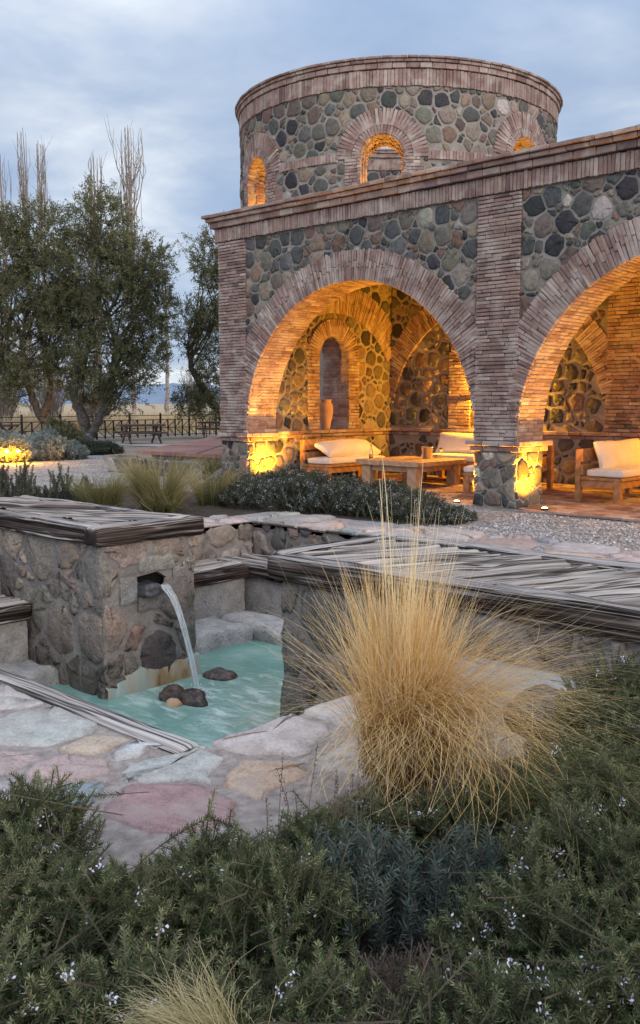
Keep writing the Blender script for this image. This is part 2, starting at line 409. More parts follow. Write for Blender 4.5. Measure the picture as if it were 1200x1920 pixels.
def noise_mat(name, c1, c2, scale=6., rough=.9, bsc=40., bst=.4, bdist=.01, spec=.2, lo=.35, hi=.65):
    m, nt, b = new_mat(name, rough); b.inputs['Specular IOR Level'].default_value = spec; p = pos(nt)
    r = ramp(nt, [(lo, c1), (hi, c2)]); nt.links.new(tex(nt, scale, 7., .65, .2, p), r.inputs[0]); nt.links.new(r.outputs[0], b.inputs['Base Color'])
    bump(nt, b, tex(nt, bsc, 6., .6, 0, p), bst, bdist)
    return m
M = {}
M['brick'] = attr_mat('brick', .9, .30, 7., 60., .55, .010, .2, stain=((.47, .40, .35), 2.2))
M['stone'] = attr_mat('stone', .85, .45, 14., 55., .6, .014, .3)
M['mortar'] = noise_mat('mortar', (.20, .175, .15), (.31, .28, .245), 5., .95, 55., .6, .015)
M['pit_mortar'] = noise_mat('pit_mortar', (.15, .13, .12), (.29, .255, .23), 3.5, .95, 30., .8, .03)
M['pit_stone'] = attr_mat('pit_stone', .85, .5, 8., 26., .8, .03, .25, stain=((.21, .19, .175), 3.))
M['ledge_stone'] = attr_mat('ledge_stone', .85, .42, 6., 26., .9, .03, .25, stain=((.30, .285, .27), 2.2), gain=1.15)
M['fountain_stone'] = attr_mat('fountain_stone', .8, .6, 7., 26., .9, .035, .25, stain=((.19, .165, .15), 2.6), gain=1.1, wet=-.62)
M['flag'] = attr_mat('flagstone', .85, .38, 11., 90., .9, .012, .25, stain=((.40, .34, .31), 4.5), gain=1.06)
M['flag_mortar'] = noise_mat('flag_mortar', (.28, .23, .21), (.48, .42, .39), 14., .95, 90., 1., .02)
M['cushion'] = noise_mat('cushion_fabric', (.60, .56, .50), (.68, .65, .60), 3., .95, 400., .15, .002)
M['clay'] = noise_mat('clay', (.42, .25, .15), (.56, .37, .24), 6., .8, 60., .3, .004)
M['dark_metal'] = noise_mat('dark_metal', (.012, .011, .011), (.03, .026, .024), 12., .55, 60., .2, .002)
M['soil'] = noise_mat('soil', (.035, .027, .022), (.085, .066, .052), 9., .98, 30., .9, .03)
M['bark'] = noise_mat('bark', (.05, .042, .036), (.13, .11, .095), 9., .95, 20., .9, .04)
M['far_bark'] = noise_mat('bare_bark', (.17, .135, .11), (.30, .25, .21), 3., .95, 20., .4, .02)
M['red_tile'] = noise_mat('red_terrace', (.24, .115, .10), (.36, .20, .17), 1.2, .8, 30., .3, .01)
M['concrete'] = noise_mat('path_concrete', (.33, .29, .26), (.42, .38, .35), 2., .9, 30., .3, .01)
M['boulder'] = noise_mat('wet_boulder', (.02, .013, .011), (.12, .08, .06), 14., .3, 40., .9, .015, .5, .42, .6)
M['dark'] = noise_mat('spout_shade_block', (.006, .006, .006), (.012, .011, .01), 7., .9)  # near-black colour that stands for shade inside the spout slot
M['lip'] = noise_mat('wet_lip', (.02, .022, .028), (.07, .07, .075), 9., .3, 25., .8, .02, .5)
def wood(name, c1, c2, scale=3., rough=.6):
    m, nt, b = new_mat(name, rough); tc = N(nt, 'TexCoord'); mp = N(nt, 'Mapping'); nt.links.new(tc.outputs['Object'], mp.inputs[0])
    mp.inputs['Scale'].default_value = (1, 1, 1)
    w = N(nt, 'TexWave', i_Scale=scale, i_Distortion=6., i_Detail=3.); w.bands_direction = 'DIAGONAL'; nt.links.new(mp.outputs[0], w.inputs[0])
    r = ramp(nt, [(.1, c1), (.9, c2)]); nt.links.new(math_(nt, 'ADD', math_(nt, 'MULTIPLY', w.outputs[1], .5), math_(nt, 'MULTIPLY', tex(nt, 7., 5., .6, .5, mp.outputs[0]), .5)), r.inputs[0])
    nt.links.new(r.outputs[0], b.inputs['Base Color']); bump(nt, b, w.outputs[1], .15, .004)
    return m
M['teak'] = wood('oiled_wood', (.24, .11, .045), (.40, .21, .09))
M['pale_wood'] = wood('pale_wood', (.34, .22, .13), (.46, .32, .20))
M['picnic'] = wood('dark_stained_wood', (.05, .03, .025), (.09, .055, .045), 2.)
def timber():
    m, nt, b = new_mat('weathered_timber', .9); b.inputs['Specular IOR Level'].default_value = .15
    uv = N(nt, 'TexCoord').outputs['UV']; mp = N(nt, 'Mapping'); nt.links.new(uv, mp.inputs[0]); mp.inputs['Scale'].default_value = (.6, 42, 1)
    mp2 = N(nt, 'Mapping'); nt.links.new(uv, mp2.inputs[0]); mp2.inputs['Scale'].default_value = (.4, 9, 1)
    a = tex(nt, 1., 5., .65, .1, mp.outputs[0]); c = tex(nt, 1., 4., .6, .1, mp2.outputs[0])
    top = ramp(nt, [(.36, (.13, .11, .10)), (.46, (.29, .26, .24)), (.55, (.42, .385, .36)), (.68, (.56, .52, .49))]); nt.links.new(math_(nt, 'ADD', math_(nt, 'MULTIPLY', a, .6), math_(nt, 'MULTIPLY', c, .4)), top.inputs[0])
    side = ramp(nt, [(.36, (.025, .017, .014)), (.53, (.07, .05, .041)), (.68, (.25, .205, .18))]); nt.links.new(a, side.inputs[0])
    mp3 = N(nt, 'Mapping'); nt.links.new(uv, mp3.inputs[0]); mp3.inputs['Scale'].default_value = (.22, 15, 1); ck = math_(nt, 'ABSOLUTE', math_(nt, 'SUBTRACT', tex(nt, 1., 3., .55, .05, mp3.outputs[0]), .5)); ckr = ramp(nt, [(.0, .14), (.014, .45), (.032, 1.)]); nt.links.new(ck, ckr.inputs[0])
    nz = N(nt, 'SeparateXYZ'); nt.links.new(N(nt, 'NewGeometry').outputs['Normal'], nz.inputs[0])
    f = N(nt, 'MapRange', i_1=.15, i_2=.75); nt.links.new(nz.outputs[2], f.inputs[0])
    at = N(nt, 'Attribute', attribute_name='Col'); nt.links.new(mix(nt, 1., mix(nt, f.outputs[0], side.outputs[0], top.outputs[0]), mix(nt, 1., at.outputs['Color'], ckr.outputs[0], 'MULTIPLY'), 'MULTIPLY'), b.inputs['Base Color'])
    bump(nt, b, math_(nt, 'ADD', a, ckr.outputs[0]), 1., .016)
    return m
M['timber'] = timber()
def leaf_mat(name, c0, c1, c2, rough=.8, trans=.15):
    m, nt, b = new_mat(name, rough); at = N(nt, 'Attribute', attribute_name='tv'); r = ramp(nt, [(0., c0), (.5, c1), (1., c2)]); nt.links.new(at.outputs['Fac'], r.inputs[0])
    nt.links.new(r.outputs[0], b.inputs['Base Color']); b.inputs['Specular IOR Level'].default_value = .08
    if trans:
        t = N(nt, 'BsdfTranslucent'); nt.links.new(r.outputs[0], t.inputs[0]); ms = N(nt, 'MixShader', i_0=trans); nt.links.new(b.outputs[0], ms.inputs[1]); nt.links.new(t.outputs[0], ms.inputs[2])
        nt.links.new(ms.outputs[0], nt.nodes['Material Output'].inputs[0])
    return m
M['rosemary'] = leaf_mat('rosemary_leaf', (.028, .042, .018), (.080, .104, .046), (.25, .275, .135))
M['rosemary_far'] = leaf_mat('rosemary_leaf_far', (.030, .040, .028), (.060, .076, .052), (.12, .135, .085))
M['lavender'] = leaf_mat('lavender_leaf', (.045, .066, .058), (.085, .115, .10), (.16, .19, .165))
M['greybush'] = leaf_mat('silver_leaf', (.14, .17, .155), (.23, .265, .24), (.33, .36, .33))
M['olive'] = leaf_mat('olive_leaf', (.060, .062, .030), (.140, .142, .070), (.31, .295, .165), .8, .25)
M['dry'] = leaf_mat('dry_twig', (.07, .055, .05), (.13, .10, .09), (.22, .175, .15))
M['twig'] = leaf_mat('woody_twig', (.07, .05, .038), (.13, .10, .075), (.2, .16, .12), .8, 0)
M['flower'] = leaf_mat('lilac_flower', (.52, .50, .68), (.66, .64, .78), (.80, .79, .88), .6, .2)
M['flower_white'] = leaf_mat('pale_flower', (.34, .34, .40), (.50, .50, .56), (.66, .66, .70), .6, .2)
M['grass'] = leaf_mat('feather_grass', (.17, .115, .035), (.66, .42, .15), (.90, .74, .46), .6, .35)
M['grass_green'] = leaf_mat('green_grass', (.075, .09, .035), (.27, .235, .10), (.60, .50, .30), .6, .3)
M['field_grass'] = leaf_mat('field_grass', (.30, .22, .13), (.45, .34, .20), (.58, .45, .29), .7, .2)
def emit(name, col, st):
    m = bpy.data.materials.new(name); m.use_nodes = True; nt = m.node_tree; b = nt.nodes['Principled BSDF']; b.inputs['Base Color'].default_value = (.8, .7, .5, 1)
    b.inputs['Emission Color'].default_value = (*col, 1); b.inputs['Emission Strength'].default_value = st; return m
M['glow'] = emit('lit_lens', (1, .66, .24), 6.)
def glass(name, col=(.9, .95, .93), rough=.03):
    m, nt, b = new_mat(name, rough); b.inputs['Base Color'].default_value = (*col, 1); b.inputs['Transmission Weight'].default_value = 1.; b.inputs['IOR'].default_value = 1.45; return m
M['glass'] = glass('clear_glass')
def steel():
    m, nt, b = new_mat('brushed_steel', .3); b.inputs['Metallic'].default_value = 1.; b.inputs['Base Color'].default_value = (.6, .58, .55, 1); return m
M['steel'] = steel()

# ------------------------------------------------------------------ arcade building
rng = np.random.default_rng(11)
def reveal(mb, org, Sd, Nd, hw0, hw1, z0, zs, depth, rng, course=.07, pieces=3, thick=.08, prot=.012, d0=.0, jambs=(-1, 1)):
    """bricks lining an arched opening: both jambs and the soffit"""
    org, Sd, Nd = [np.array(x, float) for x in (org, Sd, Nd)]; Z = np.array([0, 0, 1.])
    rows = []
    nj = max(1, int(round((zs - z0) / course))); hz = (zs - z0) / nj
    for i in range(nj):
        for sg in jambs: rows.append(('j', sg, z0 + hz * (i + .5), hz / 2))
    na = int(math.pi * hw0 / course)
    for i in range(na): rows.append(('a', math.pi * (i + .5) / na, 0, math.pi / na / 2))
    C, H, A = [], [], []
    for k, (ty, a, z, hh) in enumerate(rows):
        cuts = np.linspace(d0, depth, pieces + 1)
        cuts[1:-1] += rng.normal(0, .02, pieces - 1) + (.35 if k % 2 else -.35) * (depth / pieces) * .5
        for p, q in zip(cuts[:-1], cuts[1:]):
            d = (p + q) / 2; w = hw0 + (hw1 - hw0) * d / depth; pr = prot + rng.normal(0, .004); off = thick / 2 - pr
            if ty == 'j':
                n = Sd * -a; t = Z; P = org + Sd * a * (w + off) + Z * z + Nd * d; ht = hh
            else:
                rd = Sd * math.cos(a) + Z * math.sin(a); n = -rd; t = -Sd * math.sin(a) + Z * math.cos(a); P = org + Z * zs + rd * (w + off) + Nd * d; ht = w * hh
            C.append(P); H.append([(q - p) / 2 - .004, ht - .0045, thick / 2]); A.append([Nd, t, n])
    cboxes(mb, C, H, A, .006, bcols(len(C), rng), .0025, rng)

B = root('arcade_building', (0, 0, 0), 'long brick and fieldstone arcade with two big round arches glowing orange inside', 'building')
CXS = (-2.655, 3.355); AR, AO, AZ = 2.625, 3.14, 1.10
PIL = ((-6.05, -5.28), (-.03, .73), (5.98, 6.74))
fm = plane_map((0, 0, 0), (1, 0, 0), (0, 0, 1), (0, -1, 0))
ol = [(-6.05, -.3)]
for c in CXS: ol += [(c - AR, -.3)] + [(c - AR * math.cos(q), AZ + AR * math.sin(q)) for q in np.linspace(0, math.pi, 73)] + [(c + AR, -.3)]
ol += [(6.74, -.3), (6.74, 5.06), (-6.05, 5.06)]
ol = np.array(ol); k = len(ol); j = np.arange(k); jn = (j + 1) % k; mb = MB()
mb.add(np.r_[np.c_[ol[:, 0], np.zeros(k), ol[:, 1]], np.c_[ol[:, 0], np.full(k, .76), ol[:, 1]]], [np.stack([j, j + k, jn + k, jn], -1), j[None], (j + k)[::-1][None]])
core = build('front_wall', mb, M['mortar'], B)
for ci, c in enumerate(CXS):
    mb = MB(); x0 = c - AR
    def keep(x, y): return math.hypot(x + x0 - c, y + 2.2 - AZ) > AO - .12
    def warp(p):
        q = p + np.array([x0 - c, 2.2 - AZ]); d = np.hypot(q[:, 0], q[:, 1]); f = np.maximum(d, AO - .07) / d
        return q * f[:, None] - np.array([x0 - c, 2.2 - AZ])
    stones(mb, plane_map((x0, 0, 2.2), (1, 0, 0), (0, 0, 1), (0, -1, 0)), 2 * AR, 2.53, .23, rng, .014, .024, keep=keep, warp=warp)
    build('fieldstone_panel', mb, M['stone'], B, True)
    mb = MB(); ring(mb, fm, c, AZ, AR - .012, AO, rng, keep=lambda s, t: (abs(s - c) < AR + .10) & (t > 1.03)); build('brick_arch', mb, M['brick'], B)
    mb = MB(); reveal(mb, (c, 0, 0), (1, 0, 0), (0, 1, 0), AR, AR, 1.03, AZ, .76, rng, .060, 3, d0=.02); build('arch_soffit', mb, M['brick'], B)
for i, (a, b) in enumerate(PIL):
    mb = MB(); bricks(mb, fm, a, b, 1.03, 4.73, rng, .058, .31, .05, .07); build('brick_pillar', mb, M['brick'], B)
    mb = MB(); stones(mb, plane_map((a, 0, 0), (1, 0, 0), (0, 0, 1), (0, -1, 0)), b - a, .87, .24, rng, .016, .028)
    jm = []
    if i < 2: jm.append(plane_map((b, 0, 0), (0, 1, 0), (0, 0, 1), (1, 0, 0)))
    if i > 0: jm.append(plane_map((a, 0, 0), (0, 1, 0), (0, 0, 1), (-1, 0, 0)))
    for m_ in jm: stones(mb, m_, .76, .87, .24, rng, .016, .028)
    build('pillar_base', mb, M['stone'], B, True)
    mb = MB()
    for (t0, t1, o) in ((.86, .945, .06), (.945, 1.03, .115)):
        bricks(mb, fm, a - (o if i == 1 else 0), b + o * (i < 2), t0, t1, rng, .085, .30, o, .13)
        for m_ in jm: bricks(mb, m_, .0, .76 + (o if i == 1 else 0), t0, t1, rng, .085, .30, o + .012, .13)
    build('pillar_ledge', mb, M['brick'], B)
mb = MB(); bricks(mb, fm, -6.12, 6.8, 4.73, 5.0, rng, .060, .3, .075, .13, soldier=True); build('soldier_band', mb, M['brick'], B); mb = MB()
sm = plane_map((-6.05, 0, 0), (0, 1, 0), (0, 0, 1), (-1, 0, 0)); bricks(mb, sm, 0.06, 5.1, 4.73, 5.0, rng, .060, .3, .075, .13, soldier=True)
build('soldier_band', mb, M['brick'], B)
mb = MB()
for (t0, t1, o) in ((5.0, 5.115, .14), (5.115, 5.19, .20), (5.19, 5.255, .25)):
    bricks(mb, fm, -6.05 - o, 6.8, t0, t1, rng, .12, .30, o, .45); bricks(mb, sm, .2, 5.2, t0, t1, rng, .12, .30, o, .45)
build('cornice', mb, M['brick'], B)
# side and back walls
mb = MB(); box(mb, -6.05, -5.34, .76, 5.05, -.3, 5.05, .001); lw = build('side_wall', mb, M['mortar'], B)
NV, NH, NZ = 2.565, .465, 2.585
boolean_cut(lw, [arch_prism(NH, 1.035, NZ, (-5.34, NV, 0), (0, 1, 0), (-1, 0, 0), -.3, 1.2, 40)])
lm = plane_map((-5.34, 0, 0), (0, 1, 0), (0, 0, 1), (1, 0, 0))
mb = MB(); RC, R0_, R1_ = (2.65, 1.5), 2.02, 2.69
ring(mb, lm, RC[0], RC[1], R0_, R1_, rng, -.2, math.pi + .2, keep=lambda s, t: (s > .8) & (s < 4.52) & (t > 1.1), out=.052, depth=.07); build('blind_arch', mb, M['brick'], B)
mb = MB(); ring(mb, lm, NV, NZ, NH - .01, NH + .35, rng, ranks=1, out=.055, depth=.08)
bricks(mb, lm, NV - NH - .36, NV - NH, 1.06, NZ, rng, .07, .29, .055, .08); bricks(mb, lm, NV + NH, NV + NH + .36, 1.06, NZ, rng, .07, .29, .055, .08)
build('window_surround', mb, M['brick'], B)
mb = MB(); reveal(mb, (-5.34, NV, 0), (0, 1, 0), (-1, 0, 0), NH, NH, 1.04, NZ, .71, rng, .068, 3); box(mb, -6.06, -5.30, NV - NH, NV + NH, 1.0, 1.042, .004, BRICK[0]); build('window_reveal', mb, M['brick'], B)
def lkeep(x, y):
    v, z = x + .76, y; d = math.hypot(v - RC[0], z - RC[1])
    if .84 < z < 1.1: return False
    if abs(v - NV) < NH + .28 and z < NZ and z > 1: return False
    if math.hypot(v - NV, z - NZ) < NH + .28: return False
    return not (R0_ + .06 < d < R1_ - .06 and z > 1.1)
mb = MB(); stones(mb, plane_map((-5.34, .76, 0), (0, 1, 0), (0, 0, 1), (1, 0, 0)), 3.79, 4.78, .25, rng, .04, .030, keep=lkeep, pal=PAL * .8); build('fieldstone_panel', mb, M['stone'], B, True)
mb = MB(); box(mb, -5.34, 6.03, 4.55, 5.05, -.3, 5.05, .001); build('back_wall', mb, M['mortar'], B)
bm_ = plane_map((0, 4.55, 0), (1, 0, 0), (0, 0, 1), (0, -1, 0))
for c in CXS:
    mb = MB(); ring(mb, bm_, c, AZ, AR, AO, rng, keep=lambda s, t: (abs(s - c) < AR + .06) & (t > 1.06), out=.052, depth=.07); build('blind_arch', mb, M['brick'], B)
    mb = MB(); 
    for s0 in (c - 1.03, c + .46): bricks(mb, bm_, s0, s0 + .57, 1.06, 2.72, rng, .07, .29, .055, .08)
    ring(mb, bm_, c, 2.72 - .25, .50, 1.02, rng, .25, math.pi - .25, ranks=1, out=.055, depth=.08); build('window_surround', mb, M['brick'], B)
mb = MB(); bricks(mb, bm_, -.04, .74, 1.06, 4.78, rng, .071, .31, .055, .08); build('brick_pillar', mb, M['brick'], B)
def bkeep(x, y):
    u, z = x - 5.34, y
    if .84 < z < 1.1: return False
    if z >= 1.1 and -.02 < u < .72: return False
    for c in CXS:
        d = math.hypot(u - c, z - AZ)
        if z > 1.1 and AR + .06 < d < AO - .06 and abs(u - c) < AR: return False
        if z > 1.0 and .52 < abs(u - c) < .98 and z < 2.7: return False
        if z > 2.6 and .55 < math.hypot(u - c, z - 2.47) < .97: return False
    return True
mb = MB(); stones(mb, plane_map((-5.34, 4.55, 0), (1, 0, 0), (0, 0, 1), (0, -1, 0)), 11.37, 4.78, .25, rng, .04, .030, keep=bkeep, pal=PAL * .8); build('fieldstone_panel', mb, M['stone'], B, True)
mb = MB(); box(mb, 6.03, 6.74, .76, 5.05, -.3, 5.05, .001); build('side_wall', mb, M['mortar'], B)
mb = MB(); em = plane_map((6.03, .76, 0), (0, 1, 0), (0, 0, 1), (-1, 0, 0)); stones(mb, em, 3.79, 4.78, .4, rng, .03, .034); build('fieldstone_panel', mb, M['stone'], B, True)
mb = MB()
for (t0, t1, o) in ((.90, .975, .065), (.975, 1.05, .12)):
    bricks(mb, lm, .76, 4.5, t0, t1, rng, .075, .30, o, .13); bricks(mb, bm_, -5.3, 6.0, t0, t1, rng, .075, .30, o, .13)
build('wall_ledge', mb, M['brick'], B)
mb = MB(); box(mb, -5.34, 6.03, .76, 4.55, 4.80, 5.05, .001); build('ceiling', mb, noise_mat('brick_ceiling', (.22, .13, .10), (.32, .20, .16), 4.), B)
mb = MB(); box(mb, -6.04, 6.73, -.02, 4.6, -.3, -.012, .001); build('floor_slab', mb, M['mortar'], B)
mb = MB(); gm = plane_map((0, 0, 0), (1, 0, 0), (0, 1, 0), (0, 0, 1))
FT = np.array([.36, .22, .15]); 
bricks(mb, gm, -5.2, 5.96, -.015, 4.54, rng, .21, .42, .0, .02, gap=.012, tint=np.array([1.02, .92, .78])); build('tiled_floor', mb, M['brick'], B)
for a, b in ((-5.28, -.03), (.73, 5.98)):
    mb = MB(); bricks(mb, gm, a, b, -.16, -.02, rng, .14, .6, .002, .2, gap=.01, tint=np.array([.8, .95, 1.1])); build('floor_kerb', mb, M['stone'], B)
mb = MB(); box(mb, -3.16, -3.02, 4.40, 4.50, 1.70, 1.79, .008); build('timber_block', mb, M['picnic'], B)

# ------------------------------------------------------------------ round tower
rng = np.random.default_rng(23)
TCX, TCY, TR, TI = -9.17, 9.56, 4.47, 3.72
P0 = math.atan2(CAM[1] - TCY, CAM[0] - TCX)
T = root('round_tower', (TCX, TCY, 0), 'round roofless fieldstone tower with brick cornice and lit arched windows', 'tower')
def tmap(r, sign=1, off=0.):
    def f(s, t, n):
        a = P0 + off + np.asarray(s) / TR; rr = r + sign * np.asarray(n)
        return np.stack([TCX + rr * np.cos(a), TCY + rr * np.sin(a), np.asarray(t) + 0 * a], -1)
    return f
tm = tmap(TR); ti = tmap(TI, -1, math.pi)
n = 144; a = np.linspace(0, 2 * np.pi, n, endpoint=False); mb = MB()
V = np.concatenate([np.c_[TCX + r * np.cos(a), TCY + r * np.sin(a), np.full(n, z)] for r, z in ((TR, -.3), (TR, 9.87), (TI, 9.87), (TI, -.3))])
j = np.arange(n); k = (j + 1) % n
mb.add(V, [np.concatenate([np.stack([q * n + j, q * n + k, ((q + 1) % 4) * n + k, ((q + 1) % 4) * n + j], -1) for q in range(4)])])
shell = build('tower_wall', mb, M['mortar'], T)
WA = [R(x) for x in (-4.4 + 51.4 * np.arange(-3, 4))]; WR, WO, WZ = .55, 1.15, 7.575
WZS = [7.575, 7.575, 7.575, 7.575, 7.80, 7.575, 7.575]
cut = []
for w, WZ_ in zip(WA, WZS):
    d = np.array([math.cos(P0 + w), math.sin(P0 + w), 0]); sdv = np.array([-d[1], d[0], 0]); o = np.array([TCX, TCY, 0]) + d * TR
    cut.append(arch_prism(WR + .02, 6.05, WZ_, o, sdv, -d, -.3, 1.05, 32, WR * .76))
boolean_cut(shell, cut)
def near_win(s, z, m_):
    for w, WZ_ in zip(WA, WZS):
        ds = s - w * TR
        if z > WZ_:
            if math.hypot(ds, z - WZ_) < WO - m_: return True
        elif abs(ds) < .92 - m_: return True
    return False
x0 = -R(105) * TR; wid = 2 * R(105) * TR
mb = MB(); stones(mb, (lambda s, t, n: tm(s + x0, t, n)), wid, 4.1, .195, rng, .014, .024, keep=lambda x, y: not near_win(x + x0, y + 5.12, .05) and not (7.54 < y + 5.12 < 7.72)) if False else None
stones(mb, (lambda s, t, n: tm(np.asarray(s) + x0, np.asarray(t) + 5.12, n)), wid, 4.1, .30, rng, .03, .03, keep=lambda x, y: not near_win(x + x0, y + 5.12, .06) and not (7.54 < y + 5.12 < 7.72))
build('fieldstone_facing', mb, M['stone'], T, True)
mb = MB(); bricks(mb, tm, -R(115) * TR, R(115) * TR, 9.2, 9.61, rng, .085, .3, .055, .12, soldier=True); build('soldier_band', mb, M['brick'], T); mb = MB(); bricks(mb, ti, -4.5, 4.5, 9.2, 9.55, rng, .085, .3, .05, .1, soldier=True); build('inner_soldier_band', mb, M['brick'], T)
mb = MB()
for (t0, t1, o) in ((9.61, 9.745, .09), (9.745, 9.82, .13), (9.82, 9.885, .17)):
    bricks(mb, tm, -R(115) * TR, R(115) * TR, t0, t1, rng, .13, .30, o, .30); bricks(mb, tm, R(115) * TR, R(245) * TR, t0, t1, rng, .13, .6, o, .30)
    bricks(mb, ti, -5.6, 5.6, t0, t1, rng, .13, .30, o * .8, .28)
build('cornice', mb, M['brick'], T)
for w0, w1 in zip(WA[1:5], WA[2:6]):
    mb = MB(); bricks(mb, tm, w0 * TR + WO - .05, w1 * TR - WO + .05, 7.51, 7.74, rng, .085, .3, .05, .09, soldier=True); build('impost_band', mb, M['brick'], T)
for w, WZ_ in zip(WA[2:5], WZS[2:5]):
    d = np.array([math.cos(P0 + w), math.sin(P0 + w), 0]); sdv = np.array([-d[1], d[0], 0]); o = np.array([TCX, TCY, 0]) + d * TR; c = w * TR
    mb = MB(); ring(mb, tm, c, WZ_, WR, WR + .2, rng, ranks=1, out=.058, depth=.09, thick=.075); ring(mb, tm, c, WZ_, WR + .2, WO, rng, ranks=1, out=.05, depth=.08, thick=.082)
    bricks(mb, tm, c - .93, c - WR, 6.05, WZ_, rng, .08, .31, .05, .08); bricks(mb, tm, c + WR, c + .93, 6.05, WZ_, rng, .08, .31, .05, .08)
    reveal(mb, o, sdv, -d, WR, WR * .78, 6.05, WZ_, .76, rng, .078, 3, d0=-.03)
    build('arched_window', mb, M['brick'], T)
mb = MB(); stones(mb, (lambda s, t, n: ti(np.asarray(s) - 2.4, np.asarray(t) + 6.2, n)), 4.8, 3.0, .37, rng, .03, .03); build('inner_facing', mb, M['stone'], T, True)
def spot(name, loc, target, e, ang=90, blend=.7, size=.03, col=WARM):
    l = bpy.data.lights.new(name, 'SPOT'); l.energy = e; l.spot_size = R(ang); l.spot_blend = blend; l.shadow_soft_size = size; l.color = col
    o = bpy.data.objects.new(name, l); COL.objects.link(o); o.location = loc; o.rotation_euler = (Vector(target) - Vector(loc)).to_track_quat('-Z', 'Y').to_euler(); return o
def point(name, loc, e, size=.04, col=WARM):
    l = bpy.data.lights.new(name, 'POINT'); l.energy = e; l.shadow_soft_size = size; l.color = col
    o = bpy.data.objects.new(name, l); COL.objects.link(o); o.location = loc; return o
for w in WA[2:5]:
    d = np.array([math.cos(P0 + w), math.sin(P0 + w), 0]); p = np.array([TCX, TCY, 0]) + d * (TR - .36); p[2] = 6.10
    spot('window_uplight', p, p + np.array([0, 0, 1.]), 210, 140)

# ------------------------------------------------------------------ uplights of the arcade
def uplight(loc, label, rz=0):
    u = root('ground_uplight', loc, label, 'lamp', 'small uplights on the arcade floor', rz)
    mb = MB(); lathe(mb, loc, [(0, .0), (.055, .0), (.062, .008), (.062, .018), (.05, .022), (.05, .016), (0, .016)], 20); build('lamp_housing', mb, M['dark_metal'], u, True)
    mb = MB(); lathe(mb, loc, [(.05, .021), (.034, .036), (0, .042)], 20); build('lens', mb, M['glow'], u, True); return u
UP = [((-4.88, .30), 'small uplight on the floor against the far left pillar of the arcade', -1), ((-.42, .10), 'small glowing uplight at the left foot of the middle pillar', 1), ((1.14, .16), 'small glowing uplight on the kerb right of the middle pillar', -1), ((5.58, .3), 'small uplight at the foot of the far right pillar', 1)]
for (x, y), lb, sg in UP:
    uplight((x, y, 0.004), lb)
    spot('jamb_uplight', (x, y, .09), (x + .22 * sg, y + .10, 1.4), 500, 140, .8)
for (x, lb) in ((-2.35, 'small dark wall lamp on the back wall behind the middle pillar'), (3.7, 'small dark wall lamp on the back wall of the right bay')):
    u = root('wall_lamp', (x, 4.5, 1.62), lb, 'lamp', 'wall lamps in the arcade')
    mb = MB(); lathe(mb, (x, 4.36, 1.62), [(0, -.09), (.05, -.09), (.055, 0), (.055, .06), (.045, .06), (.045, 0), (0, 0)], 16); box(mb, x - .03, x + .03, 4.36, 4.5, 1.58, 1.62, .004); build('lamp_housing', mb, M['dark_metal'], u, True)
    mb = MB(); lathe(mb, (x, 4.36, 1.62), [(.043, .05), (.03, .065), (0, .07)], 16); build('lens', mb, M['glow'], u, True)
    point('wall_lamp_light', (x, 4.30, 1.84), 420, .06)
mb = MB(); s = np.linspace(0, 1, 30); tube(mb, np.c_[.74 + s * 1.9 + .1 * np.sin(s * 3), -.09 - .16 * s + .035 * np.sin(s * 9), .012 - .03 * np.clip(s * 6, 0, 1)], .006, 6)
tag(build('power_cable', mb, M['dark_metal'], None), 'thin black cable trailing from the pillar over the gravel edge', 'cable')

# ------------------------------------------------------------------ ground
rng = np.random.default_rng(31)
PU0, PU1, PV0, PV1 = -1.2, 4.87, -9.8, -3.7               # the sunken seating pit
def holed(mb, x0, x1, y0, y1, z, hx0=PU0 - .1, hx1=PU1 + .1, hy0=PV0 - .1, hy1=PV1 + .1):
    for a, b, c, d in ((x0, hx0, y0, y1), (hx1, x1, y0, y1), (hx0, hx1, y0, hy0), (hx0, hx1, hy1, y1)): quad(mb, (a, c, z), (b, c, z), (b, d, z), (a, d, z))
mb = MB(); holed(mb, -9000, 9000, -400, 9000, -.045)
tag(build('ground', mb, noise_mat('dry_earth', (.20, .16, .125), (.33, .27, .21), .35, .95, 6., .4, .05), None), kind='structure')
def gravel_mat():
    m, nt, b = new_mat('gravel', .9); p = pos(nt); v = N(nt, 'TexVoronoi', i_Scale=38., feature='F1'); nt.links.new(p, v.inputs['Vector'])
    sc = N(nt, 'SeparateColor'); nt.links.new(v.outputs['Color'], sc.inputs[0])
    r = ramp(nt, [(0., (.09, .085, .085)), (.3, (.22, .21, .205)), (.6, (.34, .325, .315)), (.85, (.46, .44, .43)), (1., (.66, .64, .62))]); nt.links.new(sc.outputs[0], r.inputs[0])
    f = ramp(nt, [(.35, .78), (.65, 1.15)]); nt.links.new(tex(nt, 1.1, 5., .6, .3, p), f.inputs[0])
    nt.links.new(mix(nt, 1., r.outputs[0], f.outputs[0], 'MULTIPLY'), b.inputs['Base Color'])
    bump(nt, b, math_(nt, 'SUBTRACT', 1., v.outputs['Distance']), 1., .03); return m
M['gravel'] = gravel_mat()
mb = MB(); z = -.036
holed(mb, -1.4, 13, -14.5, .2, z)
g = [(-1.4, -14.5), (-1.4, .2), (-6.05, .2), (-6.05, .6), (-10.8, .6), (-17.9, 5.1), (-15.4, .1), (-22, -9), (-16, -14.5)]
mb.add([(x, y, z) for x, y in g], np.array([list(range(len(g)))[::-1]]))
tag(build('gravel_court', mb, M['gravel'], None), kind='structure')
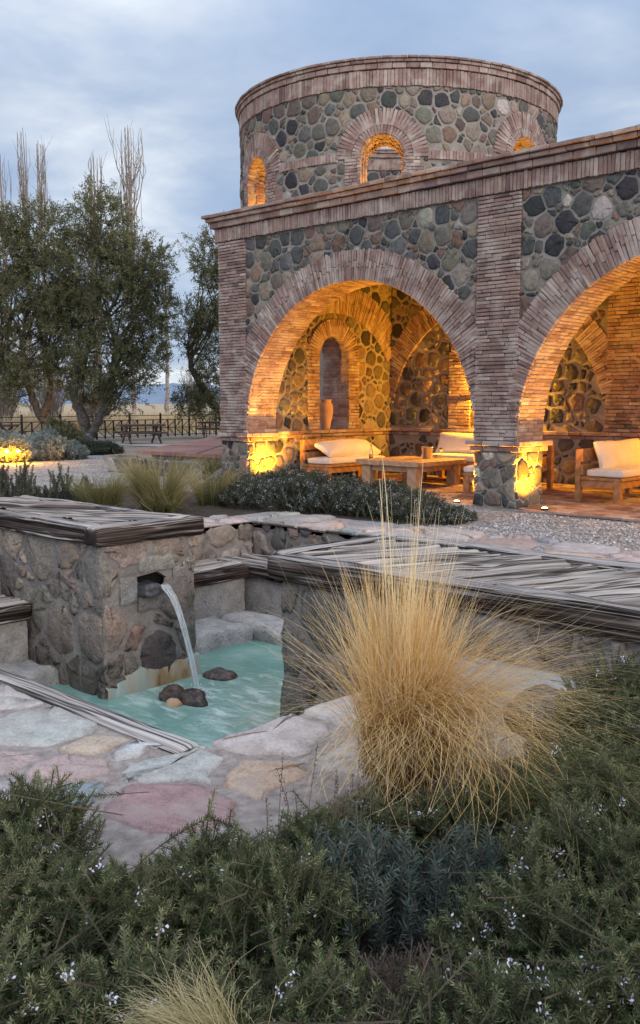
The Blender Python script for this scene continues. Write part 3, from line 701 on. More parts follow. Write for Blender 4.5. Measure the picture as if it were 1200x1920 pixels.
# loose pebbles that give the gravel an uneven surface where it is near
mb = MB(); n = 5200; px = rng.uniform(1.0, 8.5, n); py = rng.uniform(-2.7, -.2, n); k = (px > 1.2) | (py > -1.0)
px, py = px[k], py[k]; n = len(px); r = rng.uniform(.008, .022, n); oc = np.array([[1, 0, 0], [0, 1, 0], [-1, 0, 0], [0, -1, 0], [0, 0, 1], [0, 0, -1.]]); of = np.array([[0, 1, 4], [1, 2, 4], [2, 3, 4], [3, 0, 4], [1, 0, 5], [2, 1, 5], [3, 2, 5], [0, 3, 5]])
V = np.stack([px, py, np.full(n, -.03)], 1)[:, None] + oc[None] * (r[:, None] * rng.uniform(.6, 1.2, (n, 3)))[:, None, :] + rng.normal(0, .002, (n, 6, 3))
mb.add(V.reshape(-1, 3), (of[None] + (np.arange(n) * 6)[:, None, None]).reshape(-1, 3), np.repeat(rng.choice([.16, .25, .34, .45, .6], n, p=[.2, .25, .25, .2, .1])[:, None] * np.array([[1, .97, .95]]), 6, 0))
tag(build('loose_gravel', mb, attr_mat('pebble', .85), None), kind='stuff')
mb = MB(); quad(mb, (-2.6, -3.75, -.03), (1.5, -3.75, -.03), (.2, -1.2, -.03), (-2.6, -1.2, -.03)); quad(mb, (-7.2, -6.2, -.03), (-2.6, -6.2, -.03), (-2.6, -1.4, -.03), (-7.2, -1.4, -.03))
quad(mb, (3.0, -13.5, -.03), (8.6, -13.5, -.03), (8.6, -10.2, -.03), (3.0, -10.2, -.03)); quad(mb, (5.6, -10.2, -.028), (8.6, -10.2, -.028), (8.6, -7.3, -.028), (5.6, -7.3, -.028))
tag(build('planting_soil', mb, M['soil'], None), kind='structure')
mb = MB(); a, b, c, d = lat(-9.6, 37.5, -.02), lat(-4.0, 34.0, -.02), lat(-4.0, 36.5, -.02), lat(-9.6, 40.2, -.02)
mb.add([a, b, c, d], np.array([[0, 1, 2, 3]])); tag(build('concrete_path', mb, M['concrete'], None), kind='structure')
mb = MB(); a, b, c, d = lat(-900, 52, -.03), lat(900, 52, -.03), lat(4000, 8000, -.03), lat(-4000, 8000, -.03)
mb.add([a, b, c, d], np.array([[0, 1, 2, 3]])); tag(build('field', mb, noise_mat('dry_field', (.36, .27, .17), (.46, .36, .24), .02, .95, 1., .5, .2), None), kind='structure')
mb = MB(); nn = 160; xs = np.linspace(-4200, 2600, nn)
for (d0, hgt, sd, w) in ((9000, 210, 5, 2500),):
    hh = hgt * (.55 + .75 * fbm(xs / 900, 0 * xs, 0, sd, 4)); rows = []
    for f, e in ((0, -.02), (.35, .55), (.7, .9), (1., 1.), (1.3, .5)):
        zz = np.maximum(hh * e + (fbm(xs / 240, xs * 0 + f * 6, 0, 9, 3) - .5) * 55 * (f > .1), -5); pp = CAM[None] + RT * xs[:, None] + FW * (d0 + w * f); pp[:, 2] = zz; rows.append(pp)
    V = np.concatenate(rows); j = np.arange(nn - 1); mb.add(V, np.concatenate([np.stack([r * nn + j, r * nn + j + 1, (r + 1) * nn + j + 1, (r + 1) * nn + j], -1) for r in range(4)]))
tag(build('mountains', mb, noise_mat('hazed_mountain_slope', (.17, .22, .30), (.21, .26, .34), .004, 1., .02, .3, 20.), None, True), kind='structure')  # grey-blue of distant haze is put into the slope colour

# ------------------------------------------------------------------ rough rock and old timber
def rock(mb, x0, x1, y0, y1, z0, z1, res=.05, amp=.05, rad=.06, seed=0, fr=3.5, col=(.22, .2, .185)):
    """block with rounded, lumpy faces (no underside)"""
    c = np.array([(x0 + x1) / 2, (y0 + y1) / 2, (z0 + z1) / 2]); h = np.array([(x1 - x0) / 2, (y1 - y0) / 2, (z1 - z0) / 2]); rad = min(rad, h.min() * .8)
    def face(ax, sg):
        o1, o2 = [i for i in range(3) if i != ax]; n1, n2 = [max(2, int(2 * h[o] / res)) + 1 for o in (o1, o2)]
        A, Bq = np.meshgrid(np.linspace(-h[o1], h[o1], n1), np.linspace(-h[o2], h[o2], n2), indexing='ij')
        P = np.zeros((n1 * n2, 3)); P[:, ax] = sg * h[ax]; P[:, o1] = A.ravel(); P[:, o2] = Bq.ravel()
        q = np.clip(P, -(h - rad), h - rad); d = P - q; L = np.linalg.norm(d, axis=1)[:, None]; P = q + d / np.maximum(L, 1e-9) * rad
        Wp = P + c
        dn = [(fbm(Wp[:, 0] * fr, Wp[:, 1] * fr, Wp[:, 2] * fr, seed + 17 * i, 4) - .5) * 2 * amp for i in range(3)]
        P = Wp + np.stack(dn, 1)
        i = np.arange(n1 - 1)[:, None] * n2; k = np.arange(n2 - 1)[None]; F = np.stack([i + k, i + n2 + k, i + n2 + k + 1, i + k + 1], -1).reshape(-1, 4)
        t = fbm(Wp[:, 0] * 2.2, Wp[:, 1] * 2.2, Wp[:, 2] * 2.2, seed + 90, 3)
        mb.add(P, F, np.array(col)[None] * (.75 + .5 * t[:, None]))
    for ax, sg in ((0, -1), (0, 1), (1, -1), (1, 1), (2, 1)): face(ax, sg)
def beam(mb, p0, p1, w, h, seed=0, groove=.022, wob=.016, tone=1., uvs=1.):
    """weathered sleeper with deep cracks along the grain"""
    p0, p1 = np.array(p0, float), np.array(p1, float); L = np.linalg.norm(p1 - p0); d = (p1 - p0) / L
    s = np.cross([0, 0, 1.], d); s /= np.linalg.norm(s); u = np.cross(d, s)
    n = max(6, int(L / .03)); m = 64; t = np.linspace(0, 1, n); a = np.linspace(0, 2 * np.pi, m, endpoint=False)
    e = .28; ca = np.sign(np.cos(a)) * np.abs(np.cos(a)) ** e; sa = np.sign(np.sin(a)) * np.abs(np.sin(a)) ** e
    ca = .5 * w * ca; sa = .5 * h * sa; per = np.cumsum(np.r_[0, np.hypot(np.diff(ca), np.diff(sa))])
    X = np.repeat(t * L, m); PP = np.tile(per, n)
    wr = np.tile(per / per[-1] * 2 * np.pi, n)
    r1 = np.abs(fbm(X * .7, 6 * np.cos(wr) + 20, 6 * np.sin(wr) + 20 + seed, seed, 3) - .5) * 2
    r2 = np.abs(fbm(X * 1.1, 13 * np.cos(wr) + 40, 13 * np.sin(wr) + 40 + seed, seed + 3, 3) - .5) * 2
    g = groove * (np.exp(-(r1 / .09) ** 2) * 1.0 + np.exp(-(r2 / .13) ** 2) * .6)
    bl = (fbm(X * 2.2, 1.6 * np.cos(wr) + 5, 1.6 * np.sin(wr) + seed, seed + 8, 2) - .5) * 2 * wob
    C0, S0 = np.tile(ca, n), np.tile(sa, n); rr = np.hypot(C0, S0)
    endf = 1 - .18 * np.exp(-np.minimum(X, L - X) / .02)
    f = np.maximum(.3, (rr - g + bl) / rr) * endf
    sx = np.repeat((fbm(t * L * .8, 0 * t, 0, seed + 50, 2) - .5) * .05, m)
    V = p0[None] + X[:, None] * d + (C0 * f + sx)[:, None] * s + (S0 * f)[:, None] * u
    i = np.arange(n - 1)[:, None] * m; j = np.arange(m)[None]; k = (j + 1) % m
    V = np.r_[V, [p0 + d * .004], [p1 - d * .004]]; j1 = np.arange(m); k1 = (j1 + 1) % m
    mb.add(V, [np.stack([i + j, i + k, i + m + k, i + m + j], -1).reshape(-1, 4), np.r_[np.stack([k1, j1, np.full(m, n * m)], -1), np.stack([(n - 1) * m + j1, (n - 1) * m + k1, np.full(m, n * m + 1)], -1)]], (tone, tone, tone),
           uv=np.r_[np.stack([X + seed, PP * uvs + seed * .37], 1), [[0, 0], [0, 0]]])
def deck(mb, x0, x1, y0, y1, z, ang, pw=.17, seed=0, res=.014, depth=.05):
    """boards side by side as one surface with open, cracked joints; boards run at the angle ang"""
    c, s = math.cos(ang), math.sin(ang); cr_ = np.array([[x, y] for x in (x0, x1) for y in (y0, y1)]); ca_ = cr_ @ [c, s]; cb_ = cr_ @ [-s, c]
    na, nb_ = int((ca_.max() - ca_.min()) / .03) + 2, int((cb_.max() - cb_.min()) / (res * .6)) + 2
    a, b = [q.ravel() for q in np.meshgrid(np.linspace(ca_.min(), ca_.max(), na), np.linspace(cb_.min(), cb_.max(), nb_), indexing='ij')]
    X, Y = a * c - b * s, a * s + b * c
    q = b / pw + 100; i = np.floor(q).astype(int); f = q - i; e = np.minimum(f, 1 - f) * pw
    hsh = _h(i, i * 0, i * 0, seed); gapw = .020 + .022 * _h(i, i * 0 + 3, i * 0, seed)
    r1 = np.abs(fbm(a * .7 + hsh * 30, b * 26, hsh * 50, seed, 2) - .5) * 2; r2 = np.abs(fbm(a * 1.2 + hsh * 30, b * 48, hsh * 50, seed + 4, 2) - .5) * 2
    h2 = _h(i, i * 0 + 7, i * 0, seed)
    Z = z + (hsh - .5) * .06 + (h2 - .5) * .10 * (f - .5) - depth * np.exp(-(e / gapw) ** 2) - .020 * np.exp(-(r1 / .12) ** 2) - .010 * np.exp(-(r2 / .15) ** 2) + (fbm(a * 2, b * 5, 0, seed + 9, 2) - .5) * .012
    ii = np.arange(na - 1)[:, None] * nb_; k = np.arange(nb_ - 1)[None]; Fq = np.stack([ii + k, ii + nb_ + k, ii + nb_ + k + 1, ii + k + 1], -1).reshape(-1, 4)
    inn = (X > x0) & (X < x1) & (Y > y0) & (Y < y1); Fq = Fq[inn[Fq].all(1)]; us = np.zeros(len(X), bool); us[Fq.ravel()] = True; mp_ = np.cumsum(us) - 1
    colr = np.repeat((.80 + .35 * h2)[:, None], 3, 1) * np.array([[1, .97, .94]]); uv_ = np.stack([a + hsh * 7, b + hsh * 3], 1)
    mb.add(np.stack([X, Y, Z], 1)[us], mp_[Fq], colr[us], uv=uv_[us])
PPAL = np.array([[.20, .185, .17], [.16, .15, .145], [.25, .225, .20], [.22, .17, .15], [.28, .255, .235], [.13, .125, .125], [.24, .20, .175], [.19, .19, .18]]); PPAL = PPAL * np.array([.92, .84, .76]); PPW = np.full(8, .125)
def pit_face(mb, O, Sd, Nd, w, h, size, rng, keep=None, warp=None, gap=.03, height=.022):
    stones(mb, plane_map(O, Sd, (0, 0, 1), Nd), w, h, size, rng, gap, height, .010, keep=keep, warp=warp, pal=PPAL, palw=PPW, rough=.011, flat=.007)
G = 'stone walls of the sunken seating pit'
rw = root('stone_retaining_wall', (1.8, PV1, 0), 'low fieldstone wall behind the bench, under the flowering rosemary hedge', 'wall', G)
mb = MB(); box(mb, PU0 - .3, PU1 + .3, PV1, PV1 + .32, -1.6, -.012, .001); build('wall_core', mb, M['pit_mortar'], rw)
mb = MB(); stones(mb, plane_map((PU0, PV1, -1.3), (1, 0, 0), (0, 0, 1), (0, -1, 0)), PU1 - PU0, 1.28, .34, rng, .04, .03, .012, pal=np.vstack([PAL, PPAL]), palw=np.r_[PALW * .5, PPW * .5], rough=.01, flat=.006); build('stone_facing', mb, M['pit_stone'], rw, True)
rw = root('stone_retaining_wall', (PU0, -6.7, 0), 'fieldstone wall on the far left of the pit, partly hidden by the fountain block', 'wall', G)
mb = MB(); box(mb, PU0 - .32, PU0, PV0 - .3, PV1 - .002, -1.6, -.013, .001); build('wall_core', mb, M['pit_mortar'], rw)
mb = MB(); pit_face(mb, (PU0, PV0, -1.3), (0, 1, 0), (1, 0, 0), PV1 - PV0, 1.28, .36, rng, height=.03); build('stone_facing', mb, M['pit_stone'], rw, True)
rw = root('stone_retaining_wall', (1.8, PV0, 0), 'fieldstone wall under the front rim of the pit, nearest the camera', 'wall', G)
mb = MB(); box(mb, PU0 - .3, PU1 + .3, PV0 - .32, PV0, -1.6, -.06, .001); build('wall_core', mb, M['pit_mortar'], rw)
mb = MB(); pit_face(mb, (PU1, PV0, -1.3), (-1, 0, 0), (0, 1, 0), PU1 - PU0, 1.2, .4, rng); build('stone_facing', mb, M['pit_stone'], rw, True)
rw = root('stone_retaining_wall', (PU1, -6.7, 0), 'fieldstone wall under the right rim of the pit beside the tall feather grass', 'wall', G)
mb = MB(); box(mb, PU1, PU1 + .32, PV0 + .002, PV1 - .002, -1.6, -.06, .001); build('wall_core', mb, M['pit_mortar'], rw)
mb = MB(); pit_face(mb, (PU1, PV1, -1.3), (0, -1, 0), (-1, 0, 0), PV1 - PV0, 1.2, .4, rng); build('stone_facing', mb, M['pit_stone'], rw, True)
mb = MB(); quad(mb, (PU0, PV0, -1.55), (PU1, PV0, -1.55), (PU1, PV1, -1.55), (PU0, PV1, -1.55)); tag(build('pool_bed', mb, M['pit_mortar'], None), kind='structure')

# fountain block
F = root('stone_fountain', (-.9, -6.93, -1.5), 'square stone fountain block with a weathered timber top and water pouring from a slot', 'fountain')
FX, FY0, FY1 = .745, -7.48, -6.36
mb = MB(); box(mb, -2.6, FX, FY0, FY1, -1.55, .285, .02); fb = build('stone_body', mb, M['pit_mortar'], F)
mbc = MB(); Vs = np.array([(y, z) for y, z in [(-7.10, -.085), (-6.84, -.06), (-6.70, -.15), (-6.70, -.235), (-6.86, -.225), (-7.05, -.25)]]); kk = len(Vs)
V = np.concatenate([np.c_[np.full(kk, x), Vs] for x in (.15, 1.2)]); j = np.arange(kk); jn = (j + 1) % kk
mbc.add(V, [np.stack([j, jn, jn + kk, j + kk], -1), j[::-1][None], (j + kk)[None]]); ct = build('cutter', mbc, None)
fix_normals(ct.data)
boolean_cut(fb, [ct])
def hole_keep(x, y): return not (-7.22 < x + FY0 < -6.60 and -.36 < y - 1.3 < .02)
mb = MB(); stones(mb, plane_map((FX, FY0, -1.3), (0, 1, 0), (0, 0, 1), (1, 0, 0)), FY1 - FY0, 1.58, .34, rng, .022, .022, .010, keep=hole_keep, pal=PPAL * 1.15, palw=PPW, rough=.012, flat=.008)
rock(mb, FX - .04, FX + .026, -7.30, -7.10, -.34, -.06, .025, .02, .03, 4, 7, (.20, .19, .18)); rock(mb, FX - .04, FX + .03, -7.08, -6.64, -.055, .12, .025, .022, .03, 6, 7, (.25, .235, .20)); rock(mb, FX - .04, FX + .028, -6.67, -6.50, -.33, -.05, .025, .02, .03, 8, 7, (.22, .185, .165)); rock(mb, FX - .04, FX + .03, -7.1, -6.66, -.44, -.275, .025, .022, .03, 9, 7, (.19, .175, .165))
build('right_stone_face', mb, M['fountain_stone'], F, True)
mb = MB(); pit_face(mb, (-2.6, FY0, -1.3), (1, 0, 0), (0, -1, 0), FX + 2.6, 1.58, .38, rng, gap=.026); build('front_stone_face', mb, M['fountain_stone'], F, True)
mb = MB(); rock(mb, .45, .90, -7.10, -6.88, -.30, -.15, .02, .035, .05, 3, 9, (.1, .1, .1)); build('spout_lip', mb, M['lip'], F, True)
mb = MB(); rock(mb, .18, FX - .09, -7.2, -6.6, -.34, .02, .03, .02, .03, 12, 8); build('spout_shade_block', mb, M['dark'], F, True)  # solid block added behind the slot mouth; its black paints the inner shade
mb = MB(); beam(mb, (-2.7, -7.44, .355), (.56, -7.44, .355), .24, .185, 3); beam(mb, (.70, -7.565, .352), (.70, -6.28, .352), .26, .195, 8); beam(mb, (-2.7, -6.40, .36), (.58, -6.40, .36), .2, .17, 12)
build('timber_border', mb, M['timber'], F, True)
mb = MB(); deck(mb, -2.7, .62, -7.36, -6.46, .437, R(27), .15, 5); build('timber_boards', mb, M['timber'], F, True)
def crust_mat():
    m, nt, b = new_mat('mineral_crust', .6); p = pos(nt); mp = N(nt, 'Mapping'); nt.links.new(p, mp.inputs[0]); mp.inputs['Scale'].default_value = (6, 6, 2.2)
    r = ramp(nt, [(.34, (.14, .075, .03)), (.44, (.28, .19, .09)), (.52, (.30, .28, .21)), (.60, (.24, .31, .28)), (.70, (.40, .39, .35))]); nt.links.new(tex(nt, .55, 5., .6, .3, mp.outputs[0]), r.inputs[0]); nt.links.new(r.outputs[0], b.inputs['Base Color'])
    bump(nt, b, tex(nt, 3., 4., .6, .2, mp.outputs[0]), .5, .01); return m
mb = MB(); yy = np.linspace(FY0 - .01, FY1 + .02, 40); zt = -1.02 + .06 * (fbm(yy * 3.1, yy * 0, 0, 3, 3) - .5) * 2 - .10 * np.clip((-7.1 - yy) / .4, 0, 1)
V = np.concatenate([np.c_[np.full(40, FX + .045), yy, np.full(40, -1.4)], np.c_[FX + .045 + .008 * rng.normal(0, 1, 40), yy, zt - .02], np.c_[np.full(40, FX + .0), yy, zt]]); j = np.arange(39)
mb.add(V, np.concatenate([np.stack([r * 40 + j, r * 40 + j + 1, (r + 1) * 40 + j + 1, (r + 1) * 40 + j], -1) for r in (0, 1)])); build('mineral_crust', mb, crust_mat(), F, True)

# water
def water_mat():
    m, nt, b = new_mat('pool_water', .07); p = pos(nt); b.inputs['Specular IOR Level'].default_value = .5
    r = ramp(nt, [(.3, (.115, .265, .215)), (.55, (.165, .33, .275)), (.75, (.27, .42, .365))]); nt.links.new(tex(nt, 1.3, 4., .55, .8, p), r.inputs[0])
    d = N(nt, 'VectorMath', operation='DISTANCE'); nt.links.new(p, d.inputs[0]); d.inputs[1].default_value = (1.55, -6.75, -1.22)
    near = N(nt, 'MapRange', i_1=.1, i_2=1.7, i_3=1., i_4=0.); nt.links.new(d.outputs['Value'], near.inputs[0])
    mp = N(nt, 'Mapping'); nt.links.new(p, mp.inputs[0]); mp.inputs['Rotation'].default_value = (0, 0, R(25)); mp.inputs['Scale'].default_value = (1.6, 4.2, 1)
    st = ramp(nt, [(.50, 0.), (.66, 1.)]); nt.links.new(tex(nt, 1.7, 6., .6, .9, mp.outputs[0]), st.inputs[0])
    fm_ = math_(nt, 'MULTIPLY', math_(nt, 'ADD', math_(nt, 'MULTIPLY', st.outputs[0], .8), .12), near.outputs[0], True)
    nt.links.new(mix(nt, fm_, r.outputs[0], (.66, .74, .72)), b.inputs['Base Color'])
    h = math_(nt, 'ADD', tex(nt, 5., 4., .5, .4, p), math_(nt, 'MULTIPLY', tex(nt, 16., 3., .5, 0, p), .35)); n = N(nt, 'Bump', i_Distance=.035); nt.links.new(math_(nt, 'ADD', math_(nt, 'MULTIPLY', near.outputs[0], .55), .12), n.inputs['Strength']); nt.links.new(h, n.inputs['Height']); nt.links.new(n.outputs[0], b.inputs['Normal'])
    return m
mb = MB(); quad(mb, (PU0, PV0, -1.22), (PU1, PV0, -1.22), (PU1, PV1, -1.22), (PU0, PV1, -1.22)); tag(build('pool_water', mb, water_mat(), None), kind='structure')
def fall_mat():
    m, nt, b = new_mat('falling_water', .12); uv = N(nt, 'TexCoord').outputs['UV']; mp = N(nt, 'Mapping'); nt.links.new(uv, mp.inputs[0]); mp.inputs['Scale'].default_value = (1.5, 9, 1)
    t = tex(nt, 2.2, 4., .6, .6, mp.outputs[0]); b.inputs['Base Color'].default_value = (.78, .82, .83, 1); b.inputs['Specular IOR Level'].default_value = .7
    bump(nt, b, t, .9, .02); tr = N(nt, 'BsdfTransparent'); tr.inputs[0].default_value = (.93, .96, .96, 1); f = ramp(nt, [(.42, .16), (.60, .78)]); nt.links.new(t, f.inputs[0])
    ms = N(nt, 'MixShader'); nt.links.new(f.outputs[0], ms.inputs[0]); nt.links.new(tr.outputs[0], ms.inputs[1]); nt.links.new(b.outputs[0], ms.inputs[2]); nt.links.new(ms.outputs[0], nt.nodes['Material Output'].inputs[0]); return m
mb = MB(); n = 48; t = np.linspace(0, .455, n); vx = 1.18
cxp = .80 + vx * t; czp = -.195 - 4.905 * t ** 2; wv = np.interp(t, [0, .1, .3, .455], [.07, .047, .033, .04]); m_ = 20; a = np.linspace(0, 2 * np.pi, m_, endpoint=False)
jit = 1 + .22 * (fbm(np.repeat(t * 9, m_), np.tile(3 * np.cos(a) + 9, n), np.tile(3 * np.sin(a) + 9, n), 5, 3) - .5) * 2
V = np.stack([np.repeat(cxp, m_) + np.tile(.35 * np.cos(a), n) * np.repeat(wv, m_) * jit, -6.83 + .005 * np.repeat(t, m_) + np.tile(np.sin(a), n) * np.repeat(wv, m_) * jit, np.repeat(czp, m_) + np.tile(.2 * np.cos(a), n) * np.repeat(wv, m_)], 1)
i = np.arange(n - 1)[:, None] * m_; j = np.arange(m_)[None]; k = (j + 1) % m_
mb.add(V, np.stack([i + j, i + k, i + m_ + k, i + m_ + j], -1).reshape(-1, 4), uv=np.stack([np.repeat(t * 3, m_), np.tile(a / 6.283, n)], 1))
tag(build('falling_water', mb, fall_mat(), None, True), 'thin clear stream of water arcing from the slot into the turquoise pool', 'water')
mb = MB(); n = 170; a = rng.uniform(0, 6.28, n); q = np.abs(rng.normal(0, .07, n)); zz = np.abs(rng.normal(0, .05, n)) * np.exp(-q * 4); C = np.stack([1.345 + q * np.cos(a), -6.83 + q * np.sin(a), -1.215 + zz], 1); r = rng.uniform(.003, .009, n)
V = C[:, None] + oc[None] * r[:, None, None]; mb.add(V.reshape(-1, 3), (of[None] + (np.arange(n) * 6)[:, None, None]).reshape(-1, 3))
sm_, snt, sb = new_mat('splash_drops', .2); sb.inputs['Base Color'].default_value = (.75, .8, .8, 1)
tag(build('water_splash', mb, sm_, None, True), kind='stuff')
# boulders
def boulder(c, r, seed, label, mat='boulder'):
    mb = MB(); nu, nv = 26, 16; th = np.linspace(0, 2 * np.pi, nu, endpoint=False); ph = np.linspace(-np.pi / 2, np.pi / 2, nv)
    TH, PH = np.meshgrid(th, ph); D = np.stack([np.cos(PH) * np.cos(TH), np.cos(PH) * np.sin(TH), np.sin(PH)], -1).reshape(-1, 3)
    f = .70 + .6 * fbm(D[:, 0] * 2.1 + 9, D[:, 1] * 1.5 + 9, D[:, 2] * 1.5 + seed, seed, 3)
    i = np.arange(nv - 1)[:, None] * nu; j = np.arange(nu)[None]; k = (j + 1) % nu
    mb.add(np.array(c) + D * np.array(r) * f[:, None], np.stack([i + j, i + k, i + nu + k, i + nu + j], -1).reshape(-1, 4)); o = build('boulder', mb, M[mat], None, True, origin=(c[0], c[1], c[2])); return tag(o, label, 'rock')
boulder((1.20, -7.03, -1.22), (.15, .12, .13), 3, 'dark brown wet stone in the pool, left of a touching pair')
boulder((1.42, -6.98, -1.22), (.18, .11, .13), 5, 'dark brown wet stone in the pool, right of a touching pair')
boulder((1.36, -7.14, -1.24), (.10, .08, .08), 7, 'small ochre stone half sunk in front of the dark pair', 'clay')
boulder((.98, -6.25, -1.24), (.20, .15, .10), 9, 'flat brown stone in the pool just behind the falling water')
boulder((5.80, -8.2, -.0), (.18, .26, .12), 31, 'dark slate rock on the paving edge between the feather grass and the stone block', 'lip')
# benches and steps in the pit
def bench(label, x0, x1, y0, y1, front, seed):
    o = root('timber_bench', ((x0 + x1) / 2, (y0 + y1) / 2, -1.0), label, 'bench', 'timber benches in the sunken pit')
    mb = MB(); deck(mb, x0, x1, y0, y1, -.45, 0 if front == 'y' else R(90), .16, seed); build('seat_boards', mb, M['timber'], o, True)
    mb = MB()
    if front == 'y': beam(mb, (x0, y0 + .06, -.535), (x1, y0 + .06, -.535), .2, .19, seed)
    else: beam(mb, (x1 - .06, y0, -.535), (x1 - .06, y1, -.535), .2, .19, seed)
    build('front_beam', mb, M['timber'], o, True)
    mb = MB(); rock(mb, x0, x1 - (.07 if front == 'x' else 0), y0 + (.07 if front == 'y' else 0), y1, -1.3, -.60, .05, .035, .04, seed, 4, (.28, .265, .25)); build('stone_base', mb, M['ledge_stone'], o, True)
bench('grey timber bench against the pit wall behind the fountain', PU0, -.56, FY1, -4.38, 'x', 21)
bench('grey timber bench along the low wall below the rosemary hedge', PU0, PU1, -4.38, PV1, 'y', 25)
bench('dark timber bench end left of the fountain block', PU0, -.52, PV0, -7.52, 'x', 29)
def step(label, x0, x1, y0, y1, seed, col=(.33, .315, .30), z1=-1.03):
    mb = MB(); rock(mb, x0, x1, y0, y1, -1.5, z1, .045, .07, .09, seed, 3., col); tag(build('stone_step', mb, M['ledge_stone'], None, True, origin=((x0 + x1) / 2, (y0 + y1) / 2, -1.5)), label, 'step', 'rough stone steps at the water')
step('rough grey stone step at the water between fountain and corner', -.62, .16, FY1 + .01, -4.95, 41)
step('rough grey stone step at the water along the back bench', -.58, PU1, -4.98, -4.36, 43)
step('rounded grey stone step left of the fountain block', -.58, -.02, PV0, -7.50, 45)

# right timber topped block
Q = root('stone_pier', (4.9, -6.75, -1.5), 'long low stone block with a heavy weathered timber top beside the feather grass', 'wall')
QX0, QX1, QY0, QY1 = 3.14, 6.9, -7.48, -6.0
mb = MB(); box(mb, QX0, QX1, QY0, QY1, -1.55, .27, .02); build('stone_body', mb, M['pit_mortar'], Q)
mb = MB(); pit_face(mb, (QX0, QY0, -1.3), (1, 0, 0), (0, -1, 0), QX1 - QX0, 1.56, .40, rng, gap=.03); build('front_stone_face', mb, M['fountain_stone'], Q, True)
mb = MB(); pit_face(mb, (QX0, QY1, -1.3), (0, -1, 0), (-1, 0, 0), QY1 - QY0, 1.56, .40, rng, gap=.03); build('end_stone_face', mb, M['pit_stone'], Q, True)
mb = MB(); beam(mb, (3.03, -7.43, .35), (7.0, -7.40, .355), .27, .185, 31, .02, .016); beam(mb, (2.98, -7.34, .355), (3.0, -5.93, .35), .22, .17, 35); beam(mb, (3.05, -6.02, .352), (7.0, -6.0, .352), .22, .17, 37)
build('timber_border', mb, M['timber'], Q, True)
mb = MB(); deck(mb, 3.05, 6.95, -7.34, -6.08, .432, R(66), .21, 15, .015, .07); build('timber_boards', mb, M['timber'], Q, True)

# flagstones on the rims
SEED = [((4.07, -10.10), (.34, .345, .315), .34), ((4.48, -10.05), (.43, .32, .22), .17), ((4.67, -10.28), (.40, .27, .24), .14), ((4.27, -10.40), (.40, .28, .25), .18), ((4.93, -10.42), (.20, .25, .27), .13), ((5.22, -10.24), (.33, .18, .175), .27), ((4.98, -9.98), (.36, .355, .33), .26), ((4.68, -9.99), (.42, .41, .40), .14), ((4.36, -9.91), (.24, .26, .27), .1),
        ((5.00, -9.40), (.46, .375, .345), .30), ((5.30, -9.80), (.44, .29, .19), .20), ((5.27, -10.68), (.40, .345, .285), .2), ((3.55, -10.0), (.37, .33, .30), .22), ((5.38, -7.82), (.25, .285, .30), .26), ((5.74, -8.21), (.30, .30, .30), .24), ((5.24, -8.35), (.42, .37, .345), .26), ((5.05, -8.85), (.44, .37, .33), .26), ((5.6, -8.75), (.38, .33, .30), .26), ((5.55, -9.25), (.42, .36, .32), .28), ((5.75, -9.8), (.36, .3, .27), .25),
        ((3.1, -10.35), (.36, .3, .28), .28), ((2.6, -10.1), (.33, .32, .3), .3), ((3.7, -10.5), (.38, .28, .25), .25), ((4.75, -10.75), (.38, .33, .3), .2)]
X0, Y0, WW, HH = -1.6, -10.95, 8.4, 3.42
sx = [p[0] - X0 for p, c, r in SEED]; sy = [p[1] - Y0 for p, c, r in SEED]; sr = [r for p, c, r in SEED]; scol = [(np.array(c) * .72 + np.mean(c) * .28) * 1.18 for p, c, r in SEED]
ax, ay, ar = scatter(WW, HH, .62, rng)
for x, y, r in zip(ax, ay, ar):
    if all(math.hypot(x - a, y - b) > (r + c) * .85 for a, b, c in zip(sx, sy, sr)): sx.append(x); sy.append(y); sr.append(r); scol.append(np.array([.38, .33, .30]) * rng.uniform(.7, 1.15) * (1 + rng.normal(0, .06, 3)))
def fkeep(x, y): u, v = x + X0, y + Y0; return not (u < PU1 - .1 and v > PV0 + .1) and not (u > 5.72 - .1 * (v < -9.9)) and v > -10.8 + .12 * math.sin(u * 5)
def fwarp(p):
    q = p.copy(); u, v = q[:, 0] + X0, q[:, 1] + Y0; du = PU1 + .0 - u; dv = v - (PV0 - .10); m_ = (du > 0) & (dv > 0)
    useu = m_ & (du < dv); usev = m_ & ~useu; q[useu, 0] = PU1 - X0 + rng.normal(0, .012, useu.sum()); q[usev, 1] = PV0 - .10 - Y0; return q
mb = MB(); stones(mb, plane_map((X0, Y0, -.009), (1, 0, 0), (0, 1, 0), (0, 0, 1)), WW, HH, .6, rng, .03, .024, .002, keep=fkeep, warp=fwarp, seeds=(np.array(sx), np.array(sy), np.array(sr)), colors=scol, rough=.012, flat=.004)
tag(build('flagstone_paving', mb, M['flag'], None, True), kind='structure')
mb = MB()
cl = cells(8.4, 1.0, .55, rng, .035)
stones(mb, plane_map((-1.6, PV1 - .01, -.02), (1, 0, 0), (0, 1, 0), (0, 0, 1)), 8.4, 1.0, .55, rng, .035, .045, .006, pal=np.array([[.40, .35, .33], [.44, .36, .33], [.34, .32, .31], [.28, .28, .29], [.42, .33, .30]]), palw=np.full(5, .2), cl=cl, rough=.012, flat=.005)
stones(mb, plane_map((PU0 - .6, PV0, -.02), (1, 0, 0), (0, 1, 0), (0, 0, 1)), .6, 6.1, .5, rng, .035, .045, .006, pal=np.array([[.40, .35, .33], [.34, .32, .31]]), palw=np.full(2, .5), rough=.012, flat=.005)
tag(build('coping_stones', mb, M['flag'], None, True), kind='structure')
mb = MB()
